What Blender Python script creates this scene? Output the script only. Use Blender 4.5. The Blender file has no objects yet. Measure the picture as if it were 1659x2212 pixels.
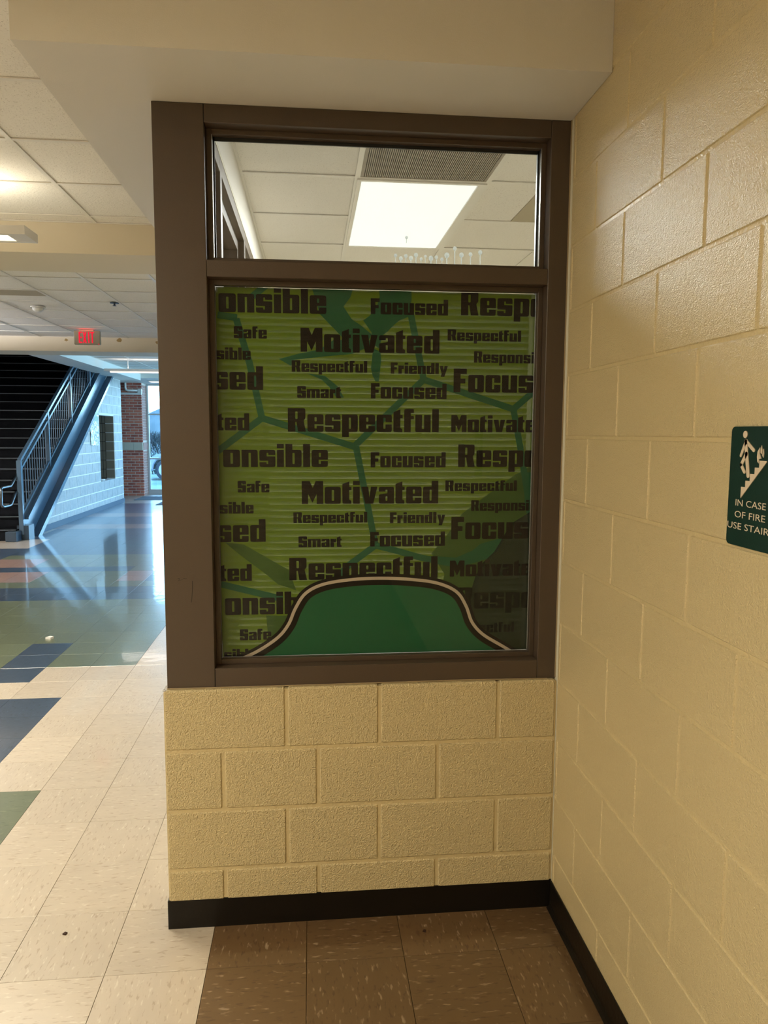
import bpy, bmesh, math, random
from mathutils import Vector, Matrix
random.seed(7)
PI = math.pi
SC = bpy.context.scene
COL = SC.collection

# ------------------------------------------------------------------ camera
CAM = Vector((-0.8195576, -2.3208762, 1.6355459))
yaw, pitch, roll = 0.09931434, -0.10694036, 0.00435702
fw = Vector((math.sin(yaw)*math.cos(pitch), math.cos(yaw)*math.cos(pitch), math.sin(pitch)))
rt = Vector((math.cos(yaw), -math.sin(yaw), 0)); up = rt.cross(fw)
r1 = rt*math.cos(roll) + up*math.sin(roll); u1 = up*math.cos(roll) - rt*math.sin(roll)
cd = bpy.data.cameras.new('camera'); cam = bpy.data.objects.new('camera', cd); COL.objects.link(cam)
cam.matrix_world = Matrix(((r1.x, u1.x, -fw.x, CAM.x), (r1.y, u1.y, -fw.y, CAM.y), (r1.z, u1.z, -fw.z, CAM.z), (0, 0, 0, 1)))
cd.sensor_fit = 'VERTICAL'; cd.sensor_height = 24.0; cd.lens = 1581.499*24.0/2212.0
cd.clip_start = 0.02; cd.clip_end = 300
SC.camera = cam

# ------------------------------------------------------------------ view, world, light levels
SC.view_settings.view_transform = 'Standard'; SC.view_settings.look = 'None'
SC.view_settings.gamma = 1.0; SC.view_settings.use_curve_mapping = False
SC.view_settings.exposure = 0.0
SKY_STRENGTH = 15.0
HALL_W = 102.0          # each linear hall fixture, downward
NOOK_W = 88.0          # fixtures of the hall behind the camera
OFFICE_W = 82.0
wd = bpy.data.worlds.new('overcast_sky'); SC.world = wd; wd.use_nodes = True
nt = wd.node_tree; bg = nt.nodes['Background']
tc = nt.nodes.new('ShaderNodeTexCoord'); sx = nt.nodes.new('ShaderNodeSeparateXYZ'); cr = nt.nodes.new('ShaderNodeValToRGB')
nt.links.new(tc.outputs['Generated'], sx.inputs[0]); nt.links.new(sx.outputs['Z'], cr.inputs[0]); nt.links.new(cr.outputs[0], bg.inputs[0])
cr.color_ramp.elements[0].position = 0.0; cr.color_ramp.elements[0].color = (0.44, 0.78, 1.0, 1)
cr.color_ramp.elements[1].position = 0.6; cr.color_ramp.elements[1].color = (0.15, 0.42, 1.0, 1)
bg.inputs[1].default_value = SKY_STRENGTH

def area_lamp(name, loc, size, power, color, rot=(0, 0, 0), parent=None):
    d = bpy.data.lights.new(name, 'AREA'); d.shape = 'RECTANGLE'; d.size, d.size_y = size
    d.energy = power; d.color = color
    o = bpy.data.objects.new(name, d); COL.objects.link(o); o.location = loc; o.rotation_euler = rot
    if parent is not None:
        o.parent = parent; o.matrix_parent_inverse = parent.matrix_basis.inverted()
    return o

WARM = (1.0, 0.93, 0.74)
# daylight portal over the glazed entrance (guides sky light, adds none)
dp = area_lamp('entrance_daylight', (-1.2, 17.9, 1.5), (8.2, 3.0), 1.0, (1, 1, 1), (math.radians(-90), 0, 0)); dp.data.cycles.is_portal = True
dq = area_lamp('side_daylight', (3.8, 13.3, 1.5), (8.4, 3.0), 1.0, (1, 1, 1), (math.radians(-90), 0, math.radians(-90))); dq.data.cycles.is_portal = True

# ------------------------------------------------------------------ helpers
def tag(o, label=None, cat=None, group=None, kind=None):
    if label: o['label'] = label
    if cat: o['category'] = cat
    if group: o['group'] = group
    if kind: o['kind'] = kind
    return o
def empty(name, loc=(0, 0, 0), label=None, cat=None, group=None, kind=None):
    o = bpy.data.objects.new(name, None); COL.objects.link(o); o.location = loc; o.empty_display_size = .1
    return tag(o, label, cat, group, kind)
def link(name, me, parent=None, loc=None):
    o = bpy.data.objects.new(name, me); COL.objects.link(o)
    if loc is not None: o.location = loc
    if parent is not None:
        o.parent = parent; o.matrix_parent_inverse = root_inv(parent)
    return o
def world_m(o):
    m = o.matrix_basis.copy()
    if o.parent: m = world_m(o.parent) @ o.matrix_parent_inverse @ m
    return m
def root_inv(p): return world_m(p).inverted()
def recenter(me):
    """shift the mesh so its origin sits at its bounding-box centre; returns that centre"""
    if not me.vertices: return Vector((0, 0, 0))
    cs = [v.co for v in me.vertices]
    c = Vector([(min(p[i] for p in cs)+max(p[i] for p in cs))/2 for i in range(3)])
    me.transform(Matrix.Translation(-c)); return c
def build(name, bm, mat, parent=None, smooth=False):
    me = bpy.data.meshes.new(name); bm.normal_update(); bm.to_mesh(me); bm.free()
    for m in (mat if isinstance(mat, (list, tuple)) else [mat]): me.materials.append(m)
    if smooth:
        for p in me.polygons: p.use_smooth = True
    c = recenter(me)
    return link(name, me, parent, c)
def box(bm, a, b, bev=0.0, mi=0):
    x0, x1 = sorted((a[0], b[0])); y0, y1 = sorted((a[1], b[1])); z0, z1 = sorted((a[2], b[2]))
    vs = [bm.verts.new(p) for p in ((x0, y0, z0), (x1, y0, z0), (x1, y1, z0), (x0, y1, z0), (x0, y0, z1), (x1, y0, z1), (x1, y1, z1), (x0, y1, z1))]
    fs = [bm.faces.new([vs[i] for i in f]) for f in ((3, 2, 1, 0), (4, 5, 6, 7), (0, 1, 5, 4), (1, 2, 6, 5), (2, 3, 7, 6), (3, 0, 4, 7))]
    for f in fs: f.material_index = mi
    if bev > 0:
        es = list({e for f in fs for e in f.edges})
        bmesh.ops.bevel(bm, geom=es, offset=bev, segments=1, affect='EDGES')
    return bm
def bx(name, a, b, mat, parent=None, bev=0.0):
    bm = bmesh.new(); box(bm, a, b, bev); return build(name, bm, mat, parent)
def prism(bm, pts, axis, lo, hi, mi=0):
    """polygon pts (u, v) extruded along axis ('x': (y,z), 'y': (x,z), 'z': (x,y))"""
    def P(p, w):
        return {'x': (w, p[0], p[1]), 'y': (p[0], w, p[1]), 'z': (p[0], p[1], w)}[axis]
    A = [bm.verts.new(P(p, lo)) for p in pts]; B = [bm.verts.new(P(p, hi)) for p in pts]
    n = len(pts); fs = []
    fs.append(bm.faces.new(A)); fs.append(bm.faces.new(B[::-1]))
    for i in range(n):
        fs.append(bm.faces.new((A[i], B[i], B[(i+1) % n], A[(i+1) % n])))
    for f in fs: f.material_index = mi
    bmesh.ops.recalc_face_normals(bm, faces=fs)
    return fs
def tube(bm, path, r, seg=8, mi=0):
    path = [Vector(p) for p in path]; rings = []
    for i, p in enumerate(path):
        t = (path[min(i+1, len(path)-1)] - path[max(i-1, 0)]).normalized()
        a = Vector((0, 0, 1)) if abs(t.z) < .9 else Vector((1, 0, 0))
        n = t.cross(a).normalized(); b = t.cross(n)
        rr = r[i] if isinstance(r, (list, tuple)) else r
        rings.append([bm.verts.new(p + n*rr*math.cos(2*PI*k/seg) + b*rr*math.sin(2*PI*k/seg)) for k in range(seg)])
    for A, B in zip(rings, rings[1:]):
        for k in range(seg):
            f = bm.faces.new((A[k], A[(k+1) % seg], B[(k+1) % seg], B[k])); f.material_index = mi
    bm.faces.new(rings[0][::-1]).material_index = mi; bm.faces.new(rings[-1]).material_index = mi
    return bm

# ------------------------------------------------------------------ materials
def rgb(h, k=1.0):
    c = [int(h[i:i+2], 16)/255 for i in (0, 2, 4)]
    return tuple((x/12.92 if x <= .04045 else ((x+.055)/1.055)**2.4)*k for x in c) + (1,)
def mat(name, col, rough=.5, spec=.5, metal=0., bump=None, noise=None, emit=None, coat=0.):
    m = bpy.data.materials.new(name); m.use_nodes = True; n = m.node_tree; b = n.nodes['Principled BSDF']
    b.inputs['Base Color'].default_value = col if len(col) == 4 else (*col, 1)
    b.inputs['Roughness'].default_value = rough; b.inputs['Metallic'].default_value = metal
    b.inputs['Specular IOR Level'].default_value = spec; b.inputs['Coat Weight'].default_value = coat
    b.inputs['Coat Roughness'].default_value = .08
    geo = n.nodes.new('ShaderNodeNewGeometry')
    if noise:          # (scale, second colour, amount, lo, hi)
        t = n.nodes.new('ShaderNodeTexNoise'); t.inputs['Scale'].default_value = noise[0]; t.inputs['Detail'].default_value = 4
        n.links.new(geo.outputs['Position'], t.inputs['Vector'])
        mr = n.nodes.new('ShaderNodeMapRange'); mr.inputs[1].default_value = noise[3]; mr.inputs[2].default_value = noise[4]; mr.inputs[4].default_value = noise[2]
        n.links.new(t.outputs['Fac'], mr.inputs[0])
        mx = n.nodes.new('ShaderNodeMix'); mx.data_type = 'RGBA'; mx.inputs[6].default_value = b.inputs['Base Color'].default_value; mx.inputs[7].default_value = noise[1]
        n.links.new(mr.outputs[0], mx.inputs[0]); n.links.new(mx.outputs[2], b.inputs['Base Color'])
    if bump:           # list of (scale, distance)
        prev = None
        for sc, dist in bump:
            t = n.nodes.new('ShaderNodeTexNoise'); t.inputs['Scale'].default_value = sc; t.inputs['Detail'].default_value = 2
            n.links.new(geo.outputs['Position'], t.inputs['Vector'])
            bp = n.nodes.new('ShaderNodeBump'); bp.inputs['Distance'].default_value = dist; bp.inputs['Strength'].default_value = 1.0
            n.links.new(t.outputs['Fac'], bp.inputs['Height'])
            if prev: n.links.new(prev.outputs[0], bp.inputs['Normal'])
            prev = bp
        n.links.new(prev.outputs[0], b.inputs['Normal'])
        if coat: n.links.new(prev.outputs[0], b.inputs['Coat Normal'])
    if emit:
        b.inputs['Emission Color'].default_value = (*emit[0], 1); b.inputs['Emission Strength'].default_value = emit[1]
    return m
def glass_mat(name, tint=(1, 1, 1), gloss=1.0, bumpy=0.0):
    m = bpy.data.materials.new(name); m.use_nodes = True; n = m.node_tree; n.nodes.clear()
    o = n.nodes.new('ShaderNodeOutputMaterial'); tr = n.nodes.new('ShaderNodeBsdfTransparent'); gl = n.nodes.new('ShaderNodeBsdfGlossy')
    fr = n.nodes.new('ShaderNodeFresnel'); mx = n.nodes.new('ShaderNodeMixShader'); mu = n.nodes.new('ShaderNodeMath'); mu.operation = 'MULTIPLY'; mu.inputs[1].default_value = gloss
    tr.inputs[0].default_value = (*tint, 1); gl.inputs['Roughness'].default_value = .02; fr.inputs[0].default_value = 1.5
    n.links.new(fr.outputs[0], mu.inputs[0]); n.links.new(mu.outputs[0], mx.inputs[0]); n.links.new(tr.outputs[0], mx.inputs[1]); n.links.new(gl.outputs[0], mx.inputs[2]); n.links.new(mx.outputs[0], o.inputs[0])
    return m
def film_mat(name, col, holes=.075):
    m = mat(name, col, .6, .15); n = m.node_tree; b = n.nodes['Principled BSDF']; o = n.nodes['Material Output']
    tr = n.nodes.new('ShaderNodeBsdfTransparent'); mx = n.nodes.new('ShaderNodeMixShader'); mx.inputs[0].default_value = 1-holes
    n.links.new(tr.outputs[0], mx.inputs[1]); n.links.new(b.outputs[0], mx.inputs[2]); n.links.new(mx.outputs[0], o.inputs[0])
    return m
def floor_mat(name, base, fleck_light, fleck_dark, rough=.30):
    """vinyl composition tile: marbled base with light and dark chips streaked along one direction per tile"""
    m = bpy.data.materials.new(name); m.use_nodes = True; n = m.node_tree; b = n.nodes['Principled BSDF']; L = n.links
    geo = n.nodes.new('ShaderNodeNewGeometry'); oi = n.nodes.new('ShaderNodeObjectInfo')
    # alternate tiles turn the grain a quarter
    vm = n.nodes.new('ShaderNodeVectorMath'); vm.operation = 'SUBTRACT'; vm.inputs[1].default_value = (-0.23358-61*.3048, -0.19592-60*.3048, 0)
    L.new(geo.outputs['Position'], vm.inputs[0])
    dv = n.nodes.new('ShaderNodeVectorMath'); dv.operation = 'SCALE'; dv.inputs['Scale'].default_value = 1/.3048; L.new(vm.outputs[0], dv.inputs[0])
    fl = n.nodes.new('ShaderNodeVectorMath'); fl.operation = 'FLOOR'; L.new(dv.outputs[0], fl.inputs[0])
    sp = n.nodes.new('ShaderNodeSeparateXYZ'); L.new(fl.outputs[0], sp.inputs[0])
    ad = n.nodes.new('ShaderNodeMath'); ad.operation = 'ADD'; L.new(sp.outputs[0], ad.inputs[0]); L.new(sp.outputs[1], ad.inputs[1])
    md = n.nodes.new('ShaderNodeMath'); md.operation = 'MODULO'; md.inputs[1].default_value = 2; L.new(ad.outputs[0], md.inputs[0])
    s1 = n.nodes.new('ShaderNodeVectorMath'); s1.operation = 'MULTIPLY'; s1.inputs[1].default_value = (1, .28, 1); L.new(geo.outputs['Position'], s1.inputs[0])
    s2 = n.nodes.new('ShaderNodeVectorMath'); s2.operation = 'MULTIPLY'; s2.inputs[1].default_value = (.28, 1, 1); L.new(geo.outputs['Position'], s2.inputs[0])
    mv = n.nodes.new('ShaderNodeMix'); mv.data_type = 'VECTOR'; L.new(md.outputs[0], mv.inputs[0]); L.new(s1.outputs[0], mv.inputs[4]); L.new(s2.outputs[0], mv.inputs[5])
    def nz(scale, off):
        t = n.nodes.new('ShaderNodeTexNoise'); t.inputs['Scale'].default_value = scale; t.inputs['Detail'].default_value = 2.5
        a = n.nodes.new('ShaderNodeVectorMath'); a.operation = 'ADD'; a.inputs[1].default_value = (off, off, off); L.new(mv.outputs[1], a.inputs[0]); L.new(a.outputs[0], t.inputs['Vector']); return t
    c = None
    def mixin(fac, col, prev):
        mx = n.nodes.new('ShaderNodeMix'); mx.data_type = 'RGBA'; L.new(fac, mx.inputs[0])
        if prev is None: mx.inputs[6].default_value = base
        else: L.new(prev, mx.inputs[6])
        mx.inputs[7].default_value = col; return mx.outputs[2]
    def ramp(t, lo, hi, amt):
        mr = n.nodes.new('ShaderNodeMapRange'); mr.inputs[1].default_value = lo; mr.inputs[2].default_value = hi; mr.inputs[4].default_value = amt; L.new(t.outputs['Fac'], mr.inputs[0]); return mr.outputs[0]
    c = mixin(ramp(nz(22, 3), .42, .7, .35), tuple(x*.8 for x in base[:3])+(1,), c)
    c = mixin(ramp(nz(95, 9), .58, .68, .7), fleck_dark, c)
    c = mixin(ramp(nz(85, 21), .61, .70, .65), fleck_light, c)
    # tile-to-tile tone
    hs = n.nodes.new('ShaderNodeHueSaturation'); mr = n.nodes.new('ShaderNodeMapRange'); mr.inputs[3].default_value = .93; mr.inputs[4].default_value = 1.06
    wn = n.nodes.new('ShaderNodeTexWhiteNoise'); wn.noise_dimensions = '2D'; L.new(fl.outputs[0], wn.inputs['Vector']); L.new(wn.outputs['Value'], mr.inputs[0]); L.new(mr.outputs[0], hs.inputs['Value']); L.new(c, hs.inputs['Color']); L.new(hs.outputs[0], b.inputs['Base Color'])
    b.inputs['Roughness'].default_value = rough; b.inputs['Specular IOR Level'].default_value = .8; b.inputs['Coat Weight'].default_value = .55; b.inputs['Coat Roughness'].default_value = .06
    t = n.nodes.new('ShaderNodeTexNoise'); t.inputs['Scale'].default_value = 9; L.new(geo.outputs['Position'], t.inputs['Vector'])
    bp = n.nodes.new('ShaderNodeBump'); bp.inputs['Distance'].default_value = .0009; L.new(t.outputs['Fac'], bp.inputs['Height']); L.new(bp.outputs[0], b.inputs['Normal']); L.new(bp.outputs[0], b.inputs['Coat Normal'])
    return m

M = {}
M['block'] = mat('cream_block_paint', (0.62, 0.50, 0.275), .30, .5, bump=[(320, .0027), (90, .0018)])
M['block_low'] = mat('cream_block_paint_rough', (0.62, 0.50, 0.275), .38, .45, bump=[(250, .0052), (110, .0036)])
M['mortar'] = mat('painted_mortar', (0.60, 0.48, 0.26), .35, .5, bump=[(120, .002)])
M['drywall'] = mat('beige_drywall', (0.66, 0.63, 0.57), .55, .35, bump=[(300, .0003)])
M['drywall2'] = mat('off_white_drywall', (0.76, 0.73, 0.67), .6, .3, bump=[(300, .0003)])
M['beamtan'] = mat('tan_beam_paint', (0.66, 0.58, 0.44), .6, .3, bump=[(300, .0003)])
M['base'] = mat('black_vinyl_base', (0.008, 0.006, 0.004), .35, .22, bump=[(60, .0006)])
M['frame'] = mat('bronze_frame_paint', (0.072, 0.049, 0.033), .36, .5, bump=[(400, .0003)])
M['gasket'] = mat('black_gasket', (0.012, 0.012, 0.012), .5, .4)
M['bead'] = mat('aluminium_bead_and_glint', (0.5, 0.5, 0.5), .3, .5, metal=.9)
M['tile_c'] = mat('mineral_ceiling_tile', (0.80, 0.76, 0.69), .9, .1, bump=[(90, .002)], noise=(170, (0.30, 0.25, 0.18, 1), .6, .62, .68))
M['tbar'] = mat('white_ceiling_grid', (0.74, 0.70, 0.63), .4, .4)
M['plate'] = mat('grey_cover_plate', (0.3, 0.3, 0.3), .9)
M['white'] = mat('white_enamel', (0.72, 0.70, 0.66), .35, .5)
M['greyplastic'] = mat('beige_plastic', (0.60, 0.52, 0.38), .45, .4)
M['vent'] = mat('ribbed_vent_metal', (0.28, 0.235, 0.18), .5, .4)
M['exit_body'] = mat('olive_beige_plastic', (0.34, 0.30, 0.21), .5, .3)
M['panel_t'] = mat('flat_tan_panel', (0.42, 0.36, 0.25), .6, .3)
M['lens_o'] = mat('office_light_lens', (0.9, 0.9, 0.9), .4, .4, emit=((0.90, 1.0, 0.97), .62), bump=[(160, .001)])
M['lens_w'] = mat('warm_light_lens', (0.9, 0.85, 0.75), .4, .4, emit=((1.0, 0.88, 0.62), 1.6))
M['lens_dim'] = mat('soft_light_lens', (0.9, 0.85, 0.8), .4, .4, emit=((1.0, 0.80, 0.66), 1.0))
M['cmu'] = mat('pale_grey_block', (0.43, 0.42, 0.40), .45, .4, bump=[(120, .004), (30, .004)], noise=(9, (0.33, 0.34, 0.34, 1), .8, .4, .65))
M['cmu_m'] = mat('pale_grey_mortar', (0.78, 0.77, 0.74), .6, .3)
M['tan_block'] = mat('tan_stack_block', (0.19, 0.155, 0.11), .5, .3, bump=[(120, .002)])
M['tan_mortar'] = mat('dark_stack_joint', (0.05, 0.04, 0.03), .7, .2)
M['brick'] = mat('red_brick', (0.48, 0.135, 0.09), .8, .2, bump=[(90, .003)], noise=(7, (0.27, 0.08, 0.06, 1), .8, .4, .65))
M['brick2'] = mat('orange_red_brick', (0.56, 0.18, 0.115), .8, .2, bump=[(90, .003)])
M['brick_m'] = mat('brick_mortar', (0.66, 0.57, 0.50), .9, .1)
M['lime'] = mat('limestone_band', (0.58, 0.52, 0.43), .8, .2, bump=[(60, .002)])
M['rubber'] = mat('black_rubber_tread', (0.002, 0.0026, 0.0035), .7, .06, bump=[(50, .001)])
M['riser'] = mat('black_riser', (0.0015, 0.002, 0.003), .7, .05)
M['nosing'] = mat('worn_grey_nosing', (0.10, 0.12, 0.14), .4, .5)
M['steel'] = mat('slate_blue_painted_steel', (0.055, 0.10, 0.15), .22, .6)
M['steel_d'] = mat('dark_slate_steel', (0.018, 0.035, 0.055), .35, .5)
M['inox'] = mat('brushed_handrail', (0.14, 0.16, 0.18), .3, .5, metal=1.0)
M['store'] = mat('aluminium_storefront', (0.50, 0.52, 0.52), .4, .5, metal=.3)
M['glass'] = glass_mat('clear_pane', (1, 1, 1), 1.0)
M['glass_s'] = glass_mat('storefront_pane', (.93, .98, 1.0), 1.0)
M['sign'] = mat('dark_green_sign_plastic', (0.003, 0.024, 0.017), .5, .22, bump=[(500, .0002)])
M['sign_t'] = mat('cream_sign_print', (0.66, 0.54, 0.40), .5, .4)
M['exit_red'] = mat('red_exit_letters', (0.3, 0.0, 0.01), .5, .1, emit=((1.0, 0.005, 0.035), 1.0))
M['mat'] = mat('grey_entrance_matting', (0.16, 0.17, 0.18), .9, .1, bump=[(150, .003)])
M['stain'] = mat('brown_water_stain', (0.36, 0.24, 0.10), .8, .2)
M['ink'] = mat('dark_marker_ink', (0.015, 0.010, 0.008), .5, .3)
M['debris'] = mat('dark_grit', (0.05, 0.025, 0.015), .8, .2)
M['paper_w'] = mat('white_scrap', (0.75, 0.72, 0.7), .8, .2)
M['poster'] = mat('pale_wrinkled_film', (0.62, 0.64, 0.66), .25, .6, bump=[(12, .03)], noise=(6, (0.40, 0.50, 0.44, 1), .7, .5, .6))
M['slat'] = mat('aluminium_blind_slat', (0.62, 0.64, 0.60), .35, .5, metal=.2)
M['cord'] = mat('pale_ladder_cord', (0.6, 0.6, 0.5), .7, .2)
M['dried'] = mat('dried_drip_residue', (0.62, 0.66, 0.64), .8, .2)
M['office_wall'] = mat('office_cream_wall', (0.72, 0.68, 0.54), .6, .3)
M['ground'] = mat('pale_concrete_paving', (0.16, 0.17, 0.14), .9, .1, noise=(.8, (0.08, 0.10, 0.05, 1), .7, .45, .6))
M['hill'] = mat('hazy_hill_foliage', (0.085, 0.085, 0.07), .95, .05, noise=(.4, (0.06, 0.065, 0.055, 1), .9, .4, .6))
M['twig'] = mat('grey_bare_twigs', (0.035, 0.035, 0.03), .9, .1)
M['car'] = mat('white_car_paint', (0.20, 0.205, 0.21), .25, .5, coat=.3)
M['carglass'] = mat('dark_car_glass', (0.03, 0.04, 0.05), .1, .6)
M['tyre'] = mat('black_tyre', (0.02, 0.02, 0.022), .7, .3)
M['rim'] = mat('silver_wheel_rim', (0.42, 0.44, 0.45), .3, .5, metal=.7)
M['lampred'] = mat('dark_side_marker', (0.05, 0.03, 0.03), .3, .5)
M['enamel_c'] = mat('white_conduit', (0.74, 0.70, 0.66), .35, .5)
M['f_beige'] = floor_mat('beige_vinyl_tile', (0.57, 0.49, 0.40, 1), (0.72, 0.66, 0.56, 1), (0.38, 0.29, 0.21, 1))
M['f_brown'] = floor_mat('brown_vinyl_tile', (0.138, 0.080, 0.036, 1), (0.40, 0.30, 0.20, 1), (0.075, 0.036, 0.018, 1))
M['f_green'] = floor_mat('green_vinyl_tile', (0.13, 0.155, 0.095, 1), (0.22, 0.25, 0.15, 1), (0.07, 0.09, 0.05, 1))
M['f_blue'] = floor_mat('navy_vinyl_tile', (0.042, 0.066, 0.108, 1), (0.08, 0.12, 0.18, 1), (0.012, 0.02, 0.035, 1))
M['f_pink'] = floor_mat('dusty_pink_vinyl_tile', (0.31, 0.20, 0.165, 1), (0.4, 0.3, 0.26, 1), (0.2, 0.12, 0.09, 1))
M['grout'] = mat('dark_tile_joint', (0.05, 0.035, 0.025), .7, .2)
F_LIME = film_mat('film_lime', (0.112, 0.186, 0.012)); F_TEAL = film_mat('film_teal', (0.024, 0.112, 0.050))
F_MID = film_mat('film_mid_green', (0.055, 0.112, 0.026)); F_DARK = film_mat('film_dark_olive', (0.020, 0.030, 0.019), .20)
F_BLACK = film_mat('film_black', (0.012, 0.009, 0.006), .04); F_BLACK2 = film_mat('film_soft_black', (0.010, 0.011, 0.007), .10)
F_GREEN = film_mat('film_emerald', (0.020, 0.125, 0.052), .06); F_WHITE = film_mat('film_cream_outline', (0.50, 0.43, 0.33), .02)
# measured layouts in metres: film print (x, z) and stair sign (y, z)
WORDS = [('onsible', -1.108, -0.768, 2.016, 0.078), ('Focused', -0.625, -0.372, 2.019, 0.05), ('Responsible', -0.329, None, 2.021, 0.077), ('Safe', -1.062, -0.958, 1.935, 0.038), ('Motivated', -0.851, -0.399, 1.896, 0.076), ('Respectful', -0.372, -0.126, 1.939, 0.036), ('Responsible', None, -1.01, 1.868, 0.038), ('Respectful', -0.88, -0.636, 1.832, 0.037), ('Friendly', -0.559, -0.37, 1.83, 0.036), ('Responsible', -0.283, None, 1.869, 0.037), ('Focused', None, -0.972, 1.773, 0.075), ('Smart', -0.863, -0.721, 1.749, 0.038), ('Focused', -0.624, -0.373, 1.749, 0.05), ('Focused', -0.35, None, 1.772, 0.077), ('Motivated', None, -1.018, 1.643, 0.055), ('Respectful', -0.894, -0.398, 1.64, 0.076), ('Motivated', -0.356, None, 1.641, 0.056), ('onsible', -1.103, -0.765, 1.525, 0.075), ('Focused', -0.624, -0.373, 1.524, 0.05), ('Responsible', -0.331, None, 1.525, 0.075), ('Safe', -1.058, -0.956, 1.442, 0.038), ('Motivated', -0.851, -0.397, 1.403, 0.076), ('Respectful', -0.373, -0.128, 1.444, 0.036), ('Responsible', None, -1.008, 1.373, 0.038), ('Respectful', -0.879, -0.635, 1.34, 0.036), ('Friendly', -0.559, -0.372, 1.337, 0.037), ('Responsible', -0.284, None, 1.377, 0.036), ('Focused', None, -0.97, 1.279, 0.075), ('Smart', -0.863, -0.72, 1.259, 0.037), ('Focused', -0.625, -0.372, 1.259, 0.049), ('Focused', -0.351, None, 1.281, 0.076), ('Motivated', None, -1.017, 1.149, 0.056), ('Respectful', -0.894, -0.396, 1.149, 0.075), ('Motivated', -0.354, None, 1.153, 0.055), ('onsible', -1.106, None, 1.035, 0.076), ('Safe', -1.059, -0.956, 0.948, 0.038), ('sible', -1.112, None, 0.881, 0.038), ('Responsible', -0.331, None, 1.04, 0.075), ('Respectful', None, -0.126, 0.956, 0.036)]
TEAL_LINES = [[(-1.054, 1.996), (-1.035, 1.93), (-1.014, 1.857), (-0.977, 1.683)], [(-0.977, 1.683), (-1.12, 1.576)], [(-0.977, 1.683), (-0.679, 1.592)], [(-0.679, 1.592), (-0.45, 1.812)], [(-0.674, 1.599), (-0.628, 1.368), (-0.607, 1.263)], [(-0.45, 1.812), (-0.497, 2.034)], [(-0.45, 1.812), (-0.146, 1.718)], [(-0.146, 1.718), (-0.067, 1.786)], [(-0.146, 1.718), (-0.118, 1.584), (-0.09, 1.429)], [(-0.607, 1.263), (-0.694, 1.199), (-0.772, 1.121)], [(-0.607, 1.263), (-0.554, 1.249), (-0.451, 1.219), (-0.309, 1.19)], [(-1.117, 1.139), (-0.918, 1.086)], [(-1.112, 2.007), (-1.051, 1.999)], [(-1.002, 2.066), (-0.951, 2.108)]]
TEAL_SHAPES = [[(-0.816, 2.105), (-0.679, 2.108), (-0.691, 2.07), (-0.713, 2.041), (-0.686, 2.001), (-0.656, 1.982), (-0.622, 1.955), (-0.641, 1.916), (-0.716, 1.942), (-0.732, 1.959), (-0.789, 2.016)], [(-0.6, 2.11), (-0.494, 2.113), (-0.492, 2.069), (-0.503, 2.012), (-0.531, 2.001), (-0.551, 1.984), (-0.569, 1.965), (-0.584, 1.954), (-0.599, 1.911), (-0.622, 1.928), (-0.622, 1.961), (-0.649, 1.998), (-0.626, 2.016), (-0.604, 2.046), (-0.596, 2.075)], [(-0.921, 1.872), (-0.856, 1.89), (-0.791, 1.904), (-0.746, 1.934), (-0.626, 1.936), (-0.626, 1.917), (-0.686, 1.891), (-0.776, 1.882), (-0.871, 1.87), (-0.883, 1.851)], [(-0.617, 1.911), (-0.593, 1.899), (-0.59, 1.876), (-0.593, 1.847), (-0.598, 1.804), (-0.608, 1.804), (-0.618, 1.822), (-0.624, 1.846), (-0.62, 1.877)], [(-0.83, 1.827), (-0.773, 1.82), (-0.733, 1.788), (-0.719, 1.764), (-0.712, 1.751), (-0.737, 1.752), (-0.76, 1.785), (-0.784, 1.808)], [(-0.278, 1.241), (-0.25, 1.264), (-0.167, 1.287), (-0.19, 1.24), (-0.225, 1.213), (-0.304, 1.19), (-0.421, 1.208), (-0.451, 1.227), (-0.333, 1.218)], [(-0.06, 1.507), (-0.105, 1.507), (-0.099, 1.397), (-0.084, 1.334), (-0.054, 1.302)]]
GREEN_SHAPES = [[(-1.102, 1.278), (-1.042, 1.271), (-0.895, 1.183), (-0.872, 1.115), (-0.932, 1.136), (-0.97, 1.17), (-1.052, 1.234)], [(-0.061, 1.539), (-0.133, 1.5), (-0.245, 1.42), (-0.317, 1.366), (-0.366, 1.294), (-0.418, 1.234), (-0.372, 1.162), (-0.387, 1.067), (-0.259, 1.064), (-0.253, 1.161), (-0.182, 1.256), (-0.128, 1.334), (-0.057, 1.397)], [(-0.972, 1.031), (-0.903, 1.029), (-0.935, 0.919), (-0.965, 0.951)]]
DARK_SHAPE = [(-0.057, 1.389), (-0.085, 1.369), (-0.145, 1.333), (-0.201, 1.237), (-0.24, 1.2), (-0.264, 1.156), (-0.291, 1.065), (-0.304, 0.862), (-0.042, 0.855)]
ARCH = [(-1.081, 0.872), (-1.004, 0.905), (-0.934, 0.951), (-0.896, 0.997), (-0.872, 1.052), (-0.838, 1.102), (-0.779, 1.131), (-0.686, 1.145), (-0.585, 1.148), (-0.483, 1.142), (-0.396, 1.128), (-0.332, 1.098), (-0.299, 1.049), (-0.277, 0.992), (-0.237, 0.947), (-0.166, 0.903), (-0.091, 0.856)]
SG_HEAD = [(-1.008, 1.637), (-1.007, 1.644), (-1.015, 1.637)]
SG_LIMBS = [[(-1.011, 1.626), (-1.015, 1.602), (-1.025, 1.555)], [(-1.011, 1.626), (-1.039, 1.607)], [(-1.01, 1.619), (-0.997, 1.595)], [(-1.013, 1.598), (-0.999, 1.579), (-1.013, 1.566)]]
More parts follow.
